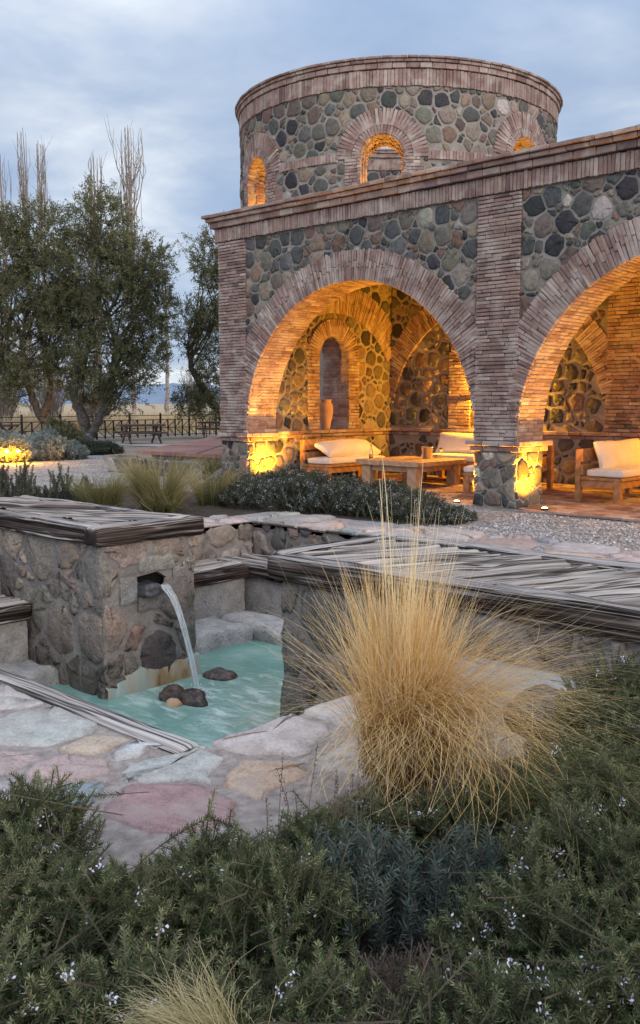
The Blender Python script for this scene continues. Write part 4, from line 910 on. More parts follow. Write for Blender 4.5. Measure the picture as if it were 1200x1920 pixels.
for a, b, c, d in ((X0, PU1, Y0 + .1, PV0), (PU1 - .002, 5.72, Y0 + .08, -7.5), (-1.8, 6.8, PV1, PV1 + 1.0), (PU0 - .6, PU0, PV0, PV1)): box(mb, a, b, c, d, -.12 - .001 * a, -.004 - .0005 * abs(a), .02)
tag(build('paving_mortar', mb, M['flag_mortar'], None), kind='structure')
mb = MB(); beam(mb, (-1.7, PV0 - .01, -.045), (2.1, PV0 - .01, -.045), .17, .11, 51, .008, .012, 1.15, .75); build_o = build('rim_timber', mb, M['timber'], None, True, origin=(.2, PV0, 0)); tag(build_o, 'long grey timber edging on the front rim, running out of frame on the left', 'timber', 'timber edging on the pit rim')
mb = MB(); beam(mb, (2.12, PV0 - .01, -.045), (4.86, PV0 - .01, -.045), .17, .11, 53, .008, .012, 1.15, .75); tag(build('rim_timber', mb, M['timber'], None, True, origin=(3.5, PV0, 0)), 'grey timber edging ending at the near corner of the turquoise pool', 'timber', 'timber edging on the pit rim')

# ------------------------------------------------------------------ furniture under the arches
rng = np.random.default_rng(47)
def softbox(mb, c, h, rad=.04, puff=.02, A=None, seed=0, amp=.008, n=14, pinch=0.):
    c, h = np.array(c, float), np.array(h, float); A = np.eye(3) if A is None else np.array(A, float); rad = min(rad, h.min() * .95)
    for ax in range(3):
        o1, o2 = [i for i in range(3) if i != ax]
        for sg in (-1, 1):
            g = np.linspace(-1, 1, n); a, b = [q.ravel() for q in np.meshgrid(g, g, indexing='ij')]
            P = np.zeros((n * n, 3)); P[:, ax] = sg * h[ax]; P[:, o1] = a * h[o1]; P[:, o2] = b * h[o2]
            q = np.clip(P, -(h - rad), h - rad); d = P - q; P = q + d / np.maximum(np.linalg.norm(d, axis=1)[:, None], 1e-9) * rad
            un = P / h; thin = int(np.argmin(h)); o = [i for i in range(3) if i != thin]
            e = (1 - np.clip(np.abs(un[:, o[0]]), 0, 1) ** 3) * (1 - np.clip(np.abs(un[:, o[1]]), 0, 1) ** 3)
            P[:, thin] *= (1 - pinch) + pinch * np.sqrt(np.maximum(e, 0)) + puff / h[thin] * e
            for oo, ot in ((o[0], o[1]), (o[1], o[0])): P[:, oo] *= 1 - .07 * (pinch > 0) * (1 - np.clip(un[:, ot], -1, 1) ** 2)
            P = P + (np.stack([fbm(P[:, 0] * 6, P[:, 1] * 6, P[:, 2] * 6, seed + i, 3) for i in range(3)], 1) - .5) * 2 * amp
            i = np.arange(n - 1)[:, None] * n; k = np.arange(n - 1)[None]
            mb.add(c + P @ A, np.stack([i + k, i + n + k, i + n + k + 1, i + k + 1], -1).reshape(-1, 4))
def make_sofa(loc, rz, L, label, seat=.42, D=.78, cush=.13):
    o = root('garden_sofa', loc, label, 'sofa', 'wooden sofas with pale cushions under the arches', rz)
    l = L / 2
    for sx in (-1, 1):
        mb = MB(); box(mb, sx * (l - .06) - .06, sx * (l - .06) + .06, 0, .11, 0, seat - .05); build('leg', mb, M['teak'], o, world=False)
        mb = MB(); box(mb, sx * (l - .05) - .05, sx * (l - .05) + .05, D - .09, D, 0, .86); build('leg', mb, M['teak'], o, world=False)
    mb = MB(); box(mb, -l + .004, l - .004, .012, .07, seat - .17, seat - .052); box(mb, -l + .002, l - .002, .114, D - .094, seat - .05, seat, .004)
    for k in range(4): box(mb, -l + .003, l - .003, -.02 + k * .0, .11, seat - .05, seat + .0, .006) if k == 0 else None
    for sx in (-1, 1): box(mb, sx * (l - .05) - .03, sx * (l - .05) + .03, .112, D - .092, seat - .17, seat - .052)
    build('seat_frame', mb, M['teak'], o, world=False)
    mb = MB(); box(mb, -l - .01, l + .01, D - .135, D - .092, .66, .87, .008); box(mb, -l - .005, l + .005, D - .135, D - .092, .44, .61, .008); build('backrest', mb, M['teak'], o, world=False)
    mb = MB(); softbox(mb, (0, D / 2 - .10, seat + cush / 2 + .002), (l - .03, D / 2 - .07, cush / 2), .045, .018, seed=int(L * 100), amp=.011); build('seat_cushion', mb, M['cushion'], o, True, world=False)
    return o
make_sofa((-4.40, 2.29, 0), R(90), 1.86, 'wooden sofa along the left inner wall, with a long bolster cushion lying on it', seat=.37)
make_sofa((-1.24, 2.42, 0), R(-90), 1.86, 'wooden sofa half hidden by the middle pillar, only its seat corner showing', seat=.37)
make_sofa((-2.66, 3.42, 0), 0, 1.96, 'wooden sofa against the back wall behind the coffee table', seat=.42)
make_sofa((1.66, 2.60, 0), R(90), 2.0, 'wooden sofa alone in the right bay, with a tall white cushion', seat=.41)
def pillow(c, h, A, label, seed):
    mb = MB(); softbox(mb, c, h, .05, .03, A, seed, .016, 20, .72)
    tag(build('back_cushion', mb, M['cushion'], None, True, origin=c), label, 'cushion')
def tilt(rz, a):     # rows: length axis, up-the-back axis, thickness axis
    c, s = math.cos(rz), math.sin(rz); ln = np.array([c, s, 0]); bk = np.array([-s, c, 0]); up = np.array([0, 0, 1.])
    return np.array([ln, bk * math.sin(a) + up * math.cos(a), bk * math.cos(a) - up * math.sin(a)])
pillow((-4.72, 2.36, .66), (.84, .25, .13), tilt(R(90), R(62)), 'long pale bolster cushion lying on the left sofa', 3)
pillow((-2.68, 3.90, .77), (.86, .24, .085), tilt(0, R(22)), 'wide pale back cushion on the sofa behind the coffee table', 5)
pillow((1.20, 2.58, .75), (.86, .26, .10), tilt(R(90), R(18)), 'tall white back cushion on the sofa in the right bay', 8)
CT = root('coffee_table', (-3.02, 2.3, 0), 'low heavy plank coffee table carrying an ice bucket and glasses', 'table')
mb = MB(); xs = np.linspace(-3.79, -2.25, 6)
for a, b in zip(xs[:-1], xs[1:]): box(mb, a + .002, b - .002, 1.50 + rng.uniform(-.012, .012), 3.10, .415, .512 + rng.uniform(-.003, .003), .008)
build('table_top', mb, M['pale_wood'], CT)
for x in (-3.58, -2.46):
    for y in (1.66, 2.96): mb = MB(); box(mb, x - .11, x + .11, y - .09, y + .09, .001, .413, .01); build('leg', mb, M['pale_wood'], CT)
mb = MB(); box(mb, -3.46, -2.58, 1.62, 1.69, .30, .412); box(mb, -3.46, -2.58, 2.93, 3.0, .30, .412); box(mb, -3.62, -3.54, 1.76, 2.86, .30, .412); box(mb, -2.50, -2.42, 1.76, 2.86, .30, .412); build('apron', mb, M['pale_wood'], CT)
tz = .514
mb = MB(); lathe(mb, (-3.62, 1.78, tz), [(0, 0), (.036, 0), (.04, .01), (.04, .11), (.032, .17), (.014, .23), (.013, .28), (.016, .285), (.011, .285), (.01, .23), (.028, .165), (.036, .11), (.036, .012), (0, .008)], 20); tag(build('bottle', mb, M['glass'], None, True, origin=(-3.62, 1.78, tz)), 'clear glass bottle on the near left corner of the coffee table', 'bottle')
bk = root('ice_bucket', (-2.86, 2.62, tz), 'shiny steel ice bucket on the coffee table', 'bucket')
mb = MB(); lathe(mb, (-2.86, 2.62, tz), [(0, 0), (.085, 0), (.09, .01), (.115, .22), (.122, .225), (.122, .235), (.11, .235), (.105, .22), (.08, .02), (0, .02)], 28); build('bucket_body', mb, M['steel'], bk, True)
for sg in (-1, 1):
    mb = MB(); t = np.linspace(-1, 1, 9); tube(mb, np.c_[-2.86 + sg * (.108 + .035 * np.sqrt(1 - t ** 2 * .98)), 2.62 + .035 * t, np.full(9, tz + .18)], .006, 6); build('handle', mb, M['steel'], bk, True)
mb = MB(); lathe(mb, (-2.78, 2.98, tz), [(0, .0), (.035, 0), (.036, .004), (.006, .01), (.005, .08), (.02, .10), (.04, .13), (.042, .16), (.034, .20), (.032, .20), (.039, .16), (.036, .13), (0, .10)], 20); tag(build('wine_glass', mb, M['glass'], None, True, origin=(-2.78, 2.98, tz)), 'clear stemmed wine glass right of the ice bucket', 'glass')
for (x, y), lb in (((-3.02, 2.80), 'small clear tumbler just right of the ice bucket'), ((-2.90, 2.95), 'small clear tumbler beside the wine glass')):
    mb = MB(); lathe(mb, (x, y, tz), [(0, 0), (.032, 0), (.036, .055), (.033, .055), (.029, .008), (0, .008)], 18); tag(build('tumbler', mb, M['glass'], None, True, origin=(x, y, tz)), lb, 'glass')
mb = MB(); lathe(mb, (-5.62, 2.64, 1.043), [(0, 0), (.085, 0), (.09, .01), (.115, .12), (.15, .30), (.165, .42), (.155, .52), (.12, .58), (.105, .60), (.135, .635), (.135, .65), (.11, .65), (.09, .61), (0, .55)], 32); tag(build('clay_jar', mb, M['clay'], None, True, origin=(-5.62, 2.64, 1.043)), 'tall terracotta jar standing in the arched window opening', 'jar')

# ------------------------------------------------------------------ beyond the courtyard
lowz = root('low_stone_wall', (-8.4, .75, 0), 'low fieldstone wall left of the arcade, below the red terrace', 'wall')
mb = MB(); box(mb, -10.85, -6.07, .55, .95, -.2, .335, .01); build('wall_core', mb, M['mortar'], lowz)
mb = MB(); stones(mb, plane_map((-10.85, .55, -.04), (1, 0, 0), (0, 0, 1), (0, -1, 0)), 4.78, .38, .3, rng, .03, .03); stones(mb, plane_map((-10.85, .55, .335), (1, 0, 0), (0, 1, 0), (0, 0, 1)), 4.78, .4, .3, rng, .03, .02); build('stone_facing', mb, M['stone'], lowz, True)
tr = root('red_terrace', (-10, 4, 0), 'flat reddish terrace slab with a dark edge beside the arcade corner', 'terrace')
P = [(-10.75, 1.34), (-6.1, 1.56), (-6.1, 5.6), (-11.0, 5.6), (-16.5, 8.6)]
mb = MB(); n = len(P); V = np.r_[np.c_[P, np.full(n, .37)], np.c_[P, np.full(n, .45)]]; j = np.arange(n); jn = (j + 1) % n; mb.add(V, [np.stack([j, jn, jn + n, j + n], -1), (j + n)[None], j[::-1][None]]); build('slab', mb, M['red_tile'], tr)
mb = MB(); bar(mb, (-8.6, 1.47, .453), (-13.3, 6.9, .453), .05, .012); bar(mb, (-12.6, 3.75, .453), (-7.2, 5.0, .453), .04, .012); build('joint_strips', mb, M['picnic'], tr)
mb = MB(); box(mb, -10.5, -6.1, 1.6, 5.5, -.05, .368, .01); build('terrace_base', mb, M['mortar'], tr)
# fence
fa, fbp = lat(-14.6, 35.2), lat(-4.2, 49.6); fd = (fbp - fa) / np.linalg.norm(fbp - fa); fl = np.linalg.norm(fbp - fa)
FE = root('metal_fence', (fa + fbp) / 2, 'low dark fence of posts and crossed rails beyond the picnic tables', 'fence')
nb = int(fl / 1.95)
for i in range(nb + 1):
    p = fa + fd * i * fl / nb
    mb = MB(); bar(mb, p, p + [0, 0, 1.16], .075, ch=.006); build('post', mb, M['dark_metal'], FE)
    if i == nb: break
    q = fa + fd * (i + 1) * fl / nb; mb = MB(); g = .05
    for z, w in ((1.05, .03), (.84, .035), (.46, .035), (.10, .03)): bar(mb, p + fd * g + [0, 0, z], q - fd * g + [0, 0, z], w, ch=.003)
    st = [p + (q - p) * f for f in (.25, .5, .75)]
    for s_ in st: bar(mb, s_ + [0, 0, .02], s_ + [0, 0, .86], .06, .04, .004)
    for a, b in ((p, st[0]), (st[0], st[1]), (st[1], st[2]), (st[2], q)) if i % 2 == 0 else ((p, st[0]), (st[2], q)):
        bar(mb, a + [0, 0, .46], b + [0, 0, .84], .028, ch=.003); bar(mb, a + [0, 0, .46], b + [0, 0, .10], .028, ch=.003)
    build('crossed_panel', mb, M['dark_metal'], FE)
def picnic(loc, rz, label):
    o = root('picnic_table', loc, label, 'picnic table', 'dark picnic tables by the fence', rz)
    mb = MB()
    for k in range(5): box(mb, -.95, .95, -.40 + k * .16, -.40 + k * .16 + .15, .70, .785, .006)
    build('table_top', mb, M['picnic'], o, world=False)
    for s in (-1, 1):
        mb = MB(); box(mb, -.95, .95, s * .70 - .14, s * .70 - .005, .41, .48, .006); box(mb, -.95, .95, s * .70 + .005, s * .70 + .14, .41, .48, .006); build('bench_seat', mb, M['picnic'], o, world=False)
    for x in (-.62, .62):
        mb = MB(); bar(mb, (x, -.34, .72), (x, .72, .0), .045, .11); build('leg', mb, M['picnic'], o, world=False)
        mb = MB(); bar(mb, (x + .05, .34, .72), (x + .05, -.72, .0), .045, .11); build('leg', mb, M['picnic'], o, world=False)
        mb = MB(); bar(mb, (x - .05, -.82, .39), (x - .05, .82, .39), .04, .10); build('cross_rail', mb, M['picnic'], o, world=False)
picnic(lat(-7.35, 38.2, -.02), YAW + R(24), 'dark wooden picnic table right of the twin olive trunks')
picnic(lat(-13.4, 38.3, -.03), YAW + R(-20), 'dark wooden picnic table cut off at the left edge')
picnic(lat(-4.9, 44.6, -.03), YAW + R(10), 'dark wooden picnic table mostly hidden behind the arcade corner')

# leaves and trees
def leafset(mb, P, D, L, Wd, rng, tv, fold=0.):
    n = len(P); D = D / (np.linalg.norm(D, axis=1)[:, None] + 1e-9); r = rng.normal(0, 1, (n, 3)); s = np.cross(D, r); s /= np.linalg.norm(s, axis=1)[:, None] + 1e-9
    L = np.broadcast_to(L, (n,))[:, None]; Wd = np.broadcast_to(Wd, (n,))[:, None]
    V = np.stack([P, P + D * L * .45 + s * Wd * .5, P + D * L, P + D * L * .45 - s * Wd * .5], 1).reshape(-1, 3)
    mb.add(V, np.arange(4 * n).reshape(n, 4), tv=np.repeat(np.broadcast_to(tv, (n,)), 4))
def rdirs(n, rng): v = rng.normal(0, 1, (n, 3)); return v / np.linalg.norm(v, axis=1)[:, None]
def limb(mb, P, r0, r1, n=8, rng=None, wob=.0):
    P = np.array(P, float); m = 6 * (len(P) - 1) + 1; t = np.linspace(0, len(P) - 1, m); k = np.clip(t.astype(int), 0, len(P) - 2); f = (t - k)[:, None]
    Pm = np.r_[[2 * P[0] - P[1]], P, [2 * P[-1] - P[-2]]]; a, b, c, d = Pm[k], Pm[k + 1], Pm[k + 2], Pm[k + 3]
    Q = .5 * (2 * b + (c - a) * f + (2 * a - 5 * b + 4 * c - d) * f ** 2 + (3 * b - a - 3 * c + d) * f ** 3)
    if rng is not None and wob: Q[1:-1] += rng.normal(0, wob, Q[1:-1].shape)
    rr = np.linspace(r0, r1, m)
    tube(mb, Q, rr * (1 + (rng.normal(0, .07, m) if rng is not None else 0)), n); return Q
def olive(base, trunks, crowns, dens, rng, label, group, leaf=.15, lw=.034):
    o = root('olive_tree', base, label, 'tree', group, YAW)
    wood_ = MB(); tips = []
    for P, r0, r1 in trunks: q_ = limb(wood_, P, r0, r1, 10, rng, .03); tips += list(q_[len(q_) // 3::2])
    tips = np.array(tips); lv = MB(); tw = MB()
    for (x, y, z, rx, ry, rz) in crowns:
        z = z - .09 * max(z - 4, 0) ; c = np.array([x, y, z]); dd_ = ((tips - c) ** 2).sum(1); near_ = np.argsort(dd_)[:6]
        for b in range(4):
            src = tips[near_[rng.integers(0, len(near_))]]; e = c + rdirs(1, rng)[0] * np.array([rx, ry, rz]) * .6; md = (src + e) / 2 + rng.normal(0, .25, 3); limb(wood_, [src, md, e], .055, .015, 6, rng, .02)
        nclu = int(dens * (rx * ry * rz) ** .667 * 160)
        d = rdirs(nclu, rng); rad = rng.uniform(.25, 1.0, nclu) ** .55; lump = .72 + .62 * fbm(d[:, 0] * 2.2 + x, d[:, 1] * 2.2 + y, d[:, 2] * 2.2 + z, 3, 2)
        C = c + d * np.array([rx, ry, rz]) * (rad * lump)[:, None]
        m = 34; ax = d * .55 + np.array([0, 0, .45]) + rng.normal(0, .45, (nclu, 3)); ax /= np.linalg.norm(ax, axis=1)[:, None]
        ln = rng.uniform(.35, .85, nclu); t = rng.uniform(0, 1, (nclu, m)); p = C[:, None] + ax[:, None] * (t * ln[:, None])[..., None] + rng.normal(0, .045, (nclu, m, 3))
        dr = ax[:, None] * .75 + rng.normal(0, .55, (nclu, m, 3)); tvv = np.clip(rng.normal(.42, .16, (nclu, 1)) + rng.normal(0, .12, (nclu, m)), 0, 1)
        leafset(lv, p.reshape(-1, 3), dr.reshape(-1, 3), rng.uniform(.7, 1.2, nclu * m) * leaf, lw, rng, tvv.ravel())
        for q in range(0, nclu, 3): limb(tw, [C[q] - ax[q] * .3, C[q] + ax[q] * ln[q] * .5, C[q] + ax[q] * ln[q]], .014, .004, 3)
    build('trunk', wood_, M['bark'], o, True, world=False); build('branches', tw, M['bark'], o, True, world=False); build('crown', lv, M['olive'], o, world=False); return o
GT = 'large olive trees beyond the gravel court'
def rel(b, pts): return [((x - b[0], y, z), ) for x, y, z in pts]
bx = -10.1
olive(lat(bx, 40.2, -.04), [([(0, 0, 0), (-.15, .1, 1.0), (-.5, .2, 2.2), (-.2, .3, 4.0)], .30, .13), ([(.1, 0, .1), (.55, -.1, .9), (1.1, .1, 2.2), (1.3, .2, 4.2)], .22, .09), ([(-.3, .1, 1.6), (-.1, .3, 3.2), (.4, .4, 5.4)], .14, .07)],
      [(.8, .3, 9.5, 1.25, 1.3, 1.5), (2.2, .2, 8.0, 1.35, 1.3, 1.05), (.3, .6, 7.6, 1.7, 1.5, 1.5), (2.6, 0, 6.9, 1.0, 1.1, .8), (1.5, -.2, 5.6, 1.6, 1.4, 1.2), (2.9, .1, 4.7, .75, .8, .6), (.9, -.4, 3.5, 1.4, 1.2, 1.0), (2.2, -.1, 3.0, .9, .9, .8), (-.8, .5, 5.4, 1.1, 1.1, 1.2), (-.1, .5, 2.3, 1.1, 1.0, .75), (1.6, -.3, 1.9, .9, .8, .55), (3.2, .2, 6.0, .8, .8, .9), (2.9, .1, 3.6, .7, .7, .6)], 1.0, rng, 'large grey green olive tree with twin trunks beside the picnic table', GT)
bx = -11.0
olive(lat(bx, 41.4, -.04), [([(0, 0, 0), (-.7, 0, .55), (-1.5, .1, 1.2), (-2.0, .2, 2.6), (-2.2, .2, 4.6)], .26, .10), ([(-1.3, .1, 1.1), (-1.0, .2, 2.4), (-1.3, .2, 4.4)], .16, .08), ([(-1.95, .2, 2.5), (-2.9, .2, 3.2), (-3.3, .2, 4.6)], .12, .06)],
      [(-1.3, .3, 9.3, 1.5, 1.4, 1.4), (-3.0, .3, 8.7, 1.35, 1.4, 1.8), (-.9, .5, 7.2, 1.5, 1.4, 1.3), (-2.6, 0, 6.2, 1.4, 1.3, 1.2), (-.5, .2, 4.6, 1.0, 1.0, 1.0), (-1.6, -.2, 2.9, 1.1, 1.0, .7), (-3.6, .2, 3.3, 1.0, 1.0, .9), (-4.6, .4, 7.0, 1.5, 1.4, 2.2), (-.4, -.2, 3.2, .9, .9, .7), (-2.7, .1, 4.2, 1.2, 1.1, .9), (-2.8, -.1, 2.2, .8, .8, .5), (-.2, .3, 6.0, 1.2, 1.1, 1.1)], 1.0, rng, 'large olive tree with a trunk leaning far out to the left', GT)
bx = -4.45
olive(lat(bx, 44.5, -.04), [([(0, 0, 0), (-.2, 0, 1.0), (-.9, 0, 2.0), (-1.5, .1, 3.0), (-1.8, .1, 4.0)], .27, .09), ([(-.3, 0, 1.1), (.1, .1, 3.0), (-.1, .2, 5.4)], .16, .07)],
      [(-.75, .1, 8.7, .85, 1.0, 1.25), (.4, .2, 7.8, 1.2, 1.1, 1.5), (-1.1, .1, 5.7, .95, .9, .9), (-.2, .2, 5.3, 1.1, 1.1, 1.2), (-1.85, 0, 4.8, .65, .7, .5), (-.5, .1, 3.2, 1.05, 1.0, 1.0), (-1.75, -.1, 1.7, .8, .8, .55), (-.6, -.2, 1.4, 1.1, .9, .7), (.9, .3, 9.2, 1.1, 1.1, 1.1)], 1.0, rng, 'dark olive tree half hidden behind the arcade corner', GT)
def poplar(base, h, w, nbr, rng, label):
    o = root('bare_poplar', base, label, 'tree', 'bare poplars behind the olive trees', YAW); mb = MB(); limb(mb, [(0, 0, 0), (.1, 0, h * .5), (0, .1, h)], .28, .035, 5, rng, .05)
    for k in range(nbr):
        z0 = h * rng.uniform(.15, .8); a = rng.uniform(0, 6.28); r = w * rng.uniform(.25, 1.0); top = min(h * .985, z0 + h * rng.uniform(.25, .6)); c, s = math.cos(a), math.sin(a)
        Q = limb(mb, [(0, 0, z0), (c * r * .6, s * r * .6, z0 + (top - z0) * .25), (c * r, s * r, z0 + (top - z0) * .6), (c * r * rng.uniform(.8, 1.1), s * r, top)], .085, .02, 4, rng, .03)
        for q in range(3):
            b = Q[rng.integers(5, len(Q) - 4)]; limb(mb, [b, b + [rng.normal(0, .35), rng.normal(0, .35), 1.2], b + [rng.normal(0, .5), rng.normal(0, .5), 2.6 + rng.uniform(0, 1)]], .045, .012, 3)
    build('trunk', mb, M['far_bark'], o, world=False)
for s, d, h, w, nbr, lb in ((-21.9, 110, 33.2, 1.9, 34, 'tallest bare poplar, a wide bundle of upright branches'), (-26.4, 112, 30.5, 1.2, 18, 'bare poplar just left of the tallest one'), (-27.6, 115, 29.0, .8, 10, 'slim bare poplar between two others above the olive crown'), (-32.2, 110, 31.5, .9, 14, 'bare poplar, right one of a tall pair at left'), (-34.2, 111, 33.2, .9, 14, 'bare poplar, left one of a tall pair at left'), (-37.2, 112, 30.5, 1.2, 14, 'bare poplar at the left edge'), (-18.3, 112, 17.5, .6, 6, 'short bare poplar right of the tallest one')): poplar(lat(s, d, -.05), h, w, nbr, rng, lb)
def bare_shrub(base, h, w, nst, rng, label):
    o = root('bare_shrub', base, label, 'shrub', 'bare pale shrubs beyond the fence', YAW); mb = MB()
    for k in range(nst):
        a = rng.uniform(0, 6.28); r = w * math.sqrt(rng.uniform()); c, s = math.cos(a), math.sin(a); hh = h * rng.uniform(.5, 1)
        Q = limb(mb, [(c * r * .2, s * r * .2, 0), (c * r * .5, s * r * .5, hh * .45), (c * r, s * r, hh)], .035, .010, 3, rng, .02)
        for q in range(4): b = Q[rng.integers(3, len(Q) - 1)]; limb(mb, [b, b + [rng.normal(0, .25), rng.normal(0, .25), .5], b + [rng.normal(0, .5), rng.normal(0, .5), 1.1]], .018, .006, 3)
    build('stems', mb, M['far_bark'], o, world=False)
for s, d, h, w, lb in ((-18.8, 55, 5.2, 1.8, 'pale bare shrub behind the fence at the left edge'), (-16.5, 57, 4.4, 1.7, 'pale bare shrub behind the fence below the left olive crown'), (-13.4, 56, 4.0, 1.6, 'pale bare shrub behind the fence between the olive trunks'), (-9.4, 70, 4.6, 1.4, 'thin bare shrub standing in the dry field')): bare_shrub(lat(s, d, -.03), h, w, 60, rng, lb)
# dry grass of the field beyond the fence
def blades(mb, P, az, tilt0, bend, L, w, rng, seg=7, tvb=0., tvt=1.):
    """curved ribbons: base P, azimuth az, tilt from vertical at the base and further bend along the blade"""
    n = len(P); t = np.linspace(0, 1, seg + 1); th = tilt0[:, None] + bend[:, None] * t[None] ** 1.3
    ds = (L / seg)[:, None]; hx = np.cumsum(np.c_[np.zeros(n), np.sin(th[:, :-1]) * ds], 1); hz = np.cumsum(np.c_[np.zeros(n), np.cos(th[:, :-1]) * ds], 1)
    sw = rng.normal(0, .3, n)[:, None] * t[None] ** 2 + .08 * np.sin(t[None] * rng.uniform(3, 7, (n, 1)) + rng.uniform(0, 6.28, (n, 1))) * t[None]; a = az[:, None] + sw
    X = np.stack([P[:, 0:1] + hx * np.cos(a), P[:, 1:2] + hx * np.sin(a), P[:, 2:3] + hz], -1)
    fa_ = az + rng.uniform(-1.3, 1.3, n) + np.pi / 2; s = np.stack([np.cos(fa_), np.sin(fa_), np.zeros(n)], -1)
    wd = (np.asarray(w) * np.ones(n))[:, None] * (1 - .75 * t[None] ** 1.5) * .5
    V = np.stack([X - s[:, None] * wd[..., None], X + s[:, None] * wd[..., None]], 2)
    i = (np.arange(n) * (seg + 1) * 2)[:, None]; k = (np.arange(seg) * 2)[None]; b = i + k
    F = np.stack([b, b + 1, b + 3, b + 2], -1).reshape(-1, 4)
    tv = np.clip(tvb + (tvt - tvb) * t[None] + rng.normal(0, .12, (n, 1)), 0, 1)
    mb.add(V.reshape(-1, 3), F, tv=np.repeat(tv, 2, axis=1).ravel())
mb = MB(); n = 9000; sl_, dl = rng.uniform(-24, -2, n), rng.uniform(50.5, 78, n); P = CAM[None] + RT * sl_[:, None] + FW * dl[:, None]; P[:, 2] = -.03
blades(mb, P, rng.uniform(0, 6.28, n), rng.uniform(0, .25, n), rng.uniform(0, .7, n), rng.uniform(.5, 1.25, n), .035, rng, 4, .2, .9)
tag(build('dry_field_grass', mb, M['field_grass'], None), kind='stuff')

# ------------------------------------------------------------------ plants
rng = np.random.default_rng(71)
def bush(name, c, Rr, Hh, nsp, nl, mat, rng, label, cat, group, L=(.16, .30), nlen=.024, nw=.0034, flower=.1, fmat='flower', fs=.011, up=.7, spread=.9, flop=None, rz=0., stem=.0022, tvm=.45, tipl=.35, aspect=1.0):
    """a shrub of leafy sprigs on a dome: children foliage, stems, flowers"""
    o = root(name, c, label, cat, group)
    a = rng.uniform(0, 6.28, nsp); q = np.sqrt(rng.uniform(0, 1, nsp)); x, y = Rr * q * np.cos(a), Rr * aspect * q * np.sin(a)
    lump = .68 + .62 * fbm(x / Rr * 1.7 + c[0] * 3, y / Rr * 1.7 + c[1] * 3, 0, 5, 2)
    h = Hh * (1 - .62 * q ** 2.2) * lump * rng.uniform(.70, 1.08, nsp)
    tip = np.stack([x, y, h], 1); out = np.stack([np.cos(a) * q * spread, np.sin(a) * q * spread, np.full(nsp, up)], 1) + rng.normal(0, .34, (nsp, 3))
    d = out / np.linalg.norm(out, axis=1)[:, None]; d[:, 2] = np.maximum(d[:, 2], -.05); ln = rng.uniform(*L, nsp)
    side = np.cross(d, rdirs(nsp, rng)); side /= np.linalg.norm(side, axis=1)[:, None]; cv = rng.normal(0, .16, nsp)
    base = tip - d * ln[:, None]
    def at(t): return base[:, None] + d[:, None] * (t * ln[:, None])[..., None] + side[:, None] * (cv[:, None] * ln[:, None] * t * t)[..., None]
    t = (np.arange(nl)[None] + rng.uniform(0, 1, (nsp, nl))) / nl; P = at(t)
    az = rng.uniform(0, 6.28, (nsp, 1)) + np.arange(nl)[None] * 2.4; s2 = np.cross(d, side)
    rad = side[:, None] * np.cos(az)[..., None] + s2[:, None] * np.sin(az)[..., None]
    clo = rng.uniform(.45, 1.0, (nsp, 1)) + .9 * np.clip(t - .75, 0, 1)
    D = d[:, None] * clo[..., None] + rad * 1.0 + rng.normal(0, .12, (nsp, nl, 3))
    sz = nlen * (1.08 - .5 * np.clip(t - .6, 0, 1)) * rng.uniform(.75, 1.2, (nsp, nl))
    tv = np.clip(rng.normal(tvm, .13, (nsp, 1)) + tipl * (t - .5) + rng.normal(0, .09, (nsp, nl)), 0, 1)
    mb = MB(); leafset(mb, P.reshape(-1, 3), D.reshape(-1, 3), sz.ravel(), nw, rng, tv.ravel()); build('foliage', mb, M[mat], o, world=False)
    mb = MB(); tt = np.linspace(-.6, 1, 5)[None].repeat(nsp, 0); Q = at(tt); Q[:, 0, 2] = np.maximum(Q[:, 0, 2], -.02)
    for k in (0, 1):
        wv = (side if k == 0 else s2) * stem
        V = np.stack([Q - wv[:, None], Q + wv[:, None]], 2).reshape(-1, 3); b = (np.arange(nsp) * 10)[:, None] + (np.arange(4) * 2)[None]
        mb.add(V, np.stack([b, b + 1, b + 3, b + 2], -1).reshape(-1, 4), tv=np.repeat(rng.uniform(0, .8, nsp), 10))
    build('stems', mb, M['twig'], o, world=False)
    nf = int(nsp * flower)
    if nf:
        k = rng.choice(nsp, nf, replace=False); tf = rng.uniform(.45, 1.0, nf); pc = (base + d * (tf * ln)[:, None] + side * (cv * ln * tf * tf)[:, None])[k] if False else (base[k] + d[k] * (tf * ln[k])[:, None] + side[k] * (cv[k] * ln[k] * tf * tf)[:, None])
        m = 12; pp = pc[:, None] + rng.normal(0, fs * .9, (nf, m, 3)); mb = MB(); leafset(mb, pp.reshape(-1, 3), rdirs(nf * m, rng) + [0, 0, .4], fs * rng.uniform(.7, 1.2, nf * m), fs * .65, rng, rng.uniform(0, 1, nf * m)); build('blossoms', mb, M[fmat], o, world=False)
    return o
GR = 'rosemary bushes in the foreground bed'
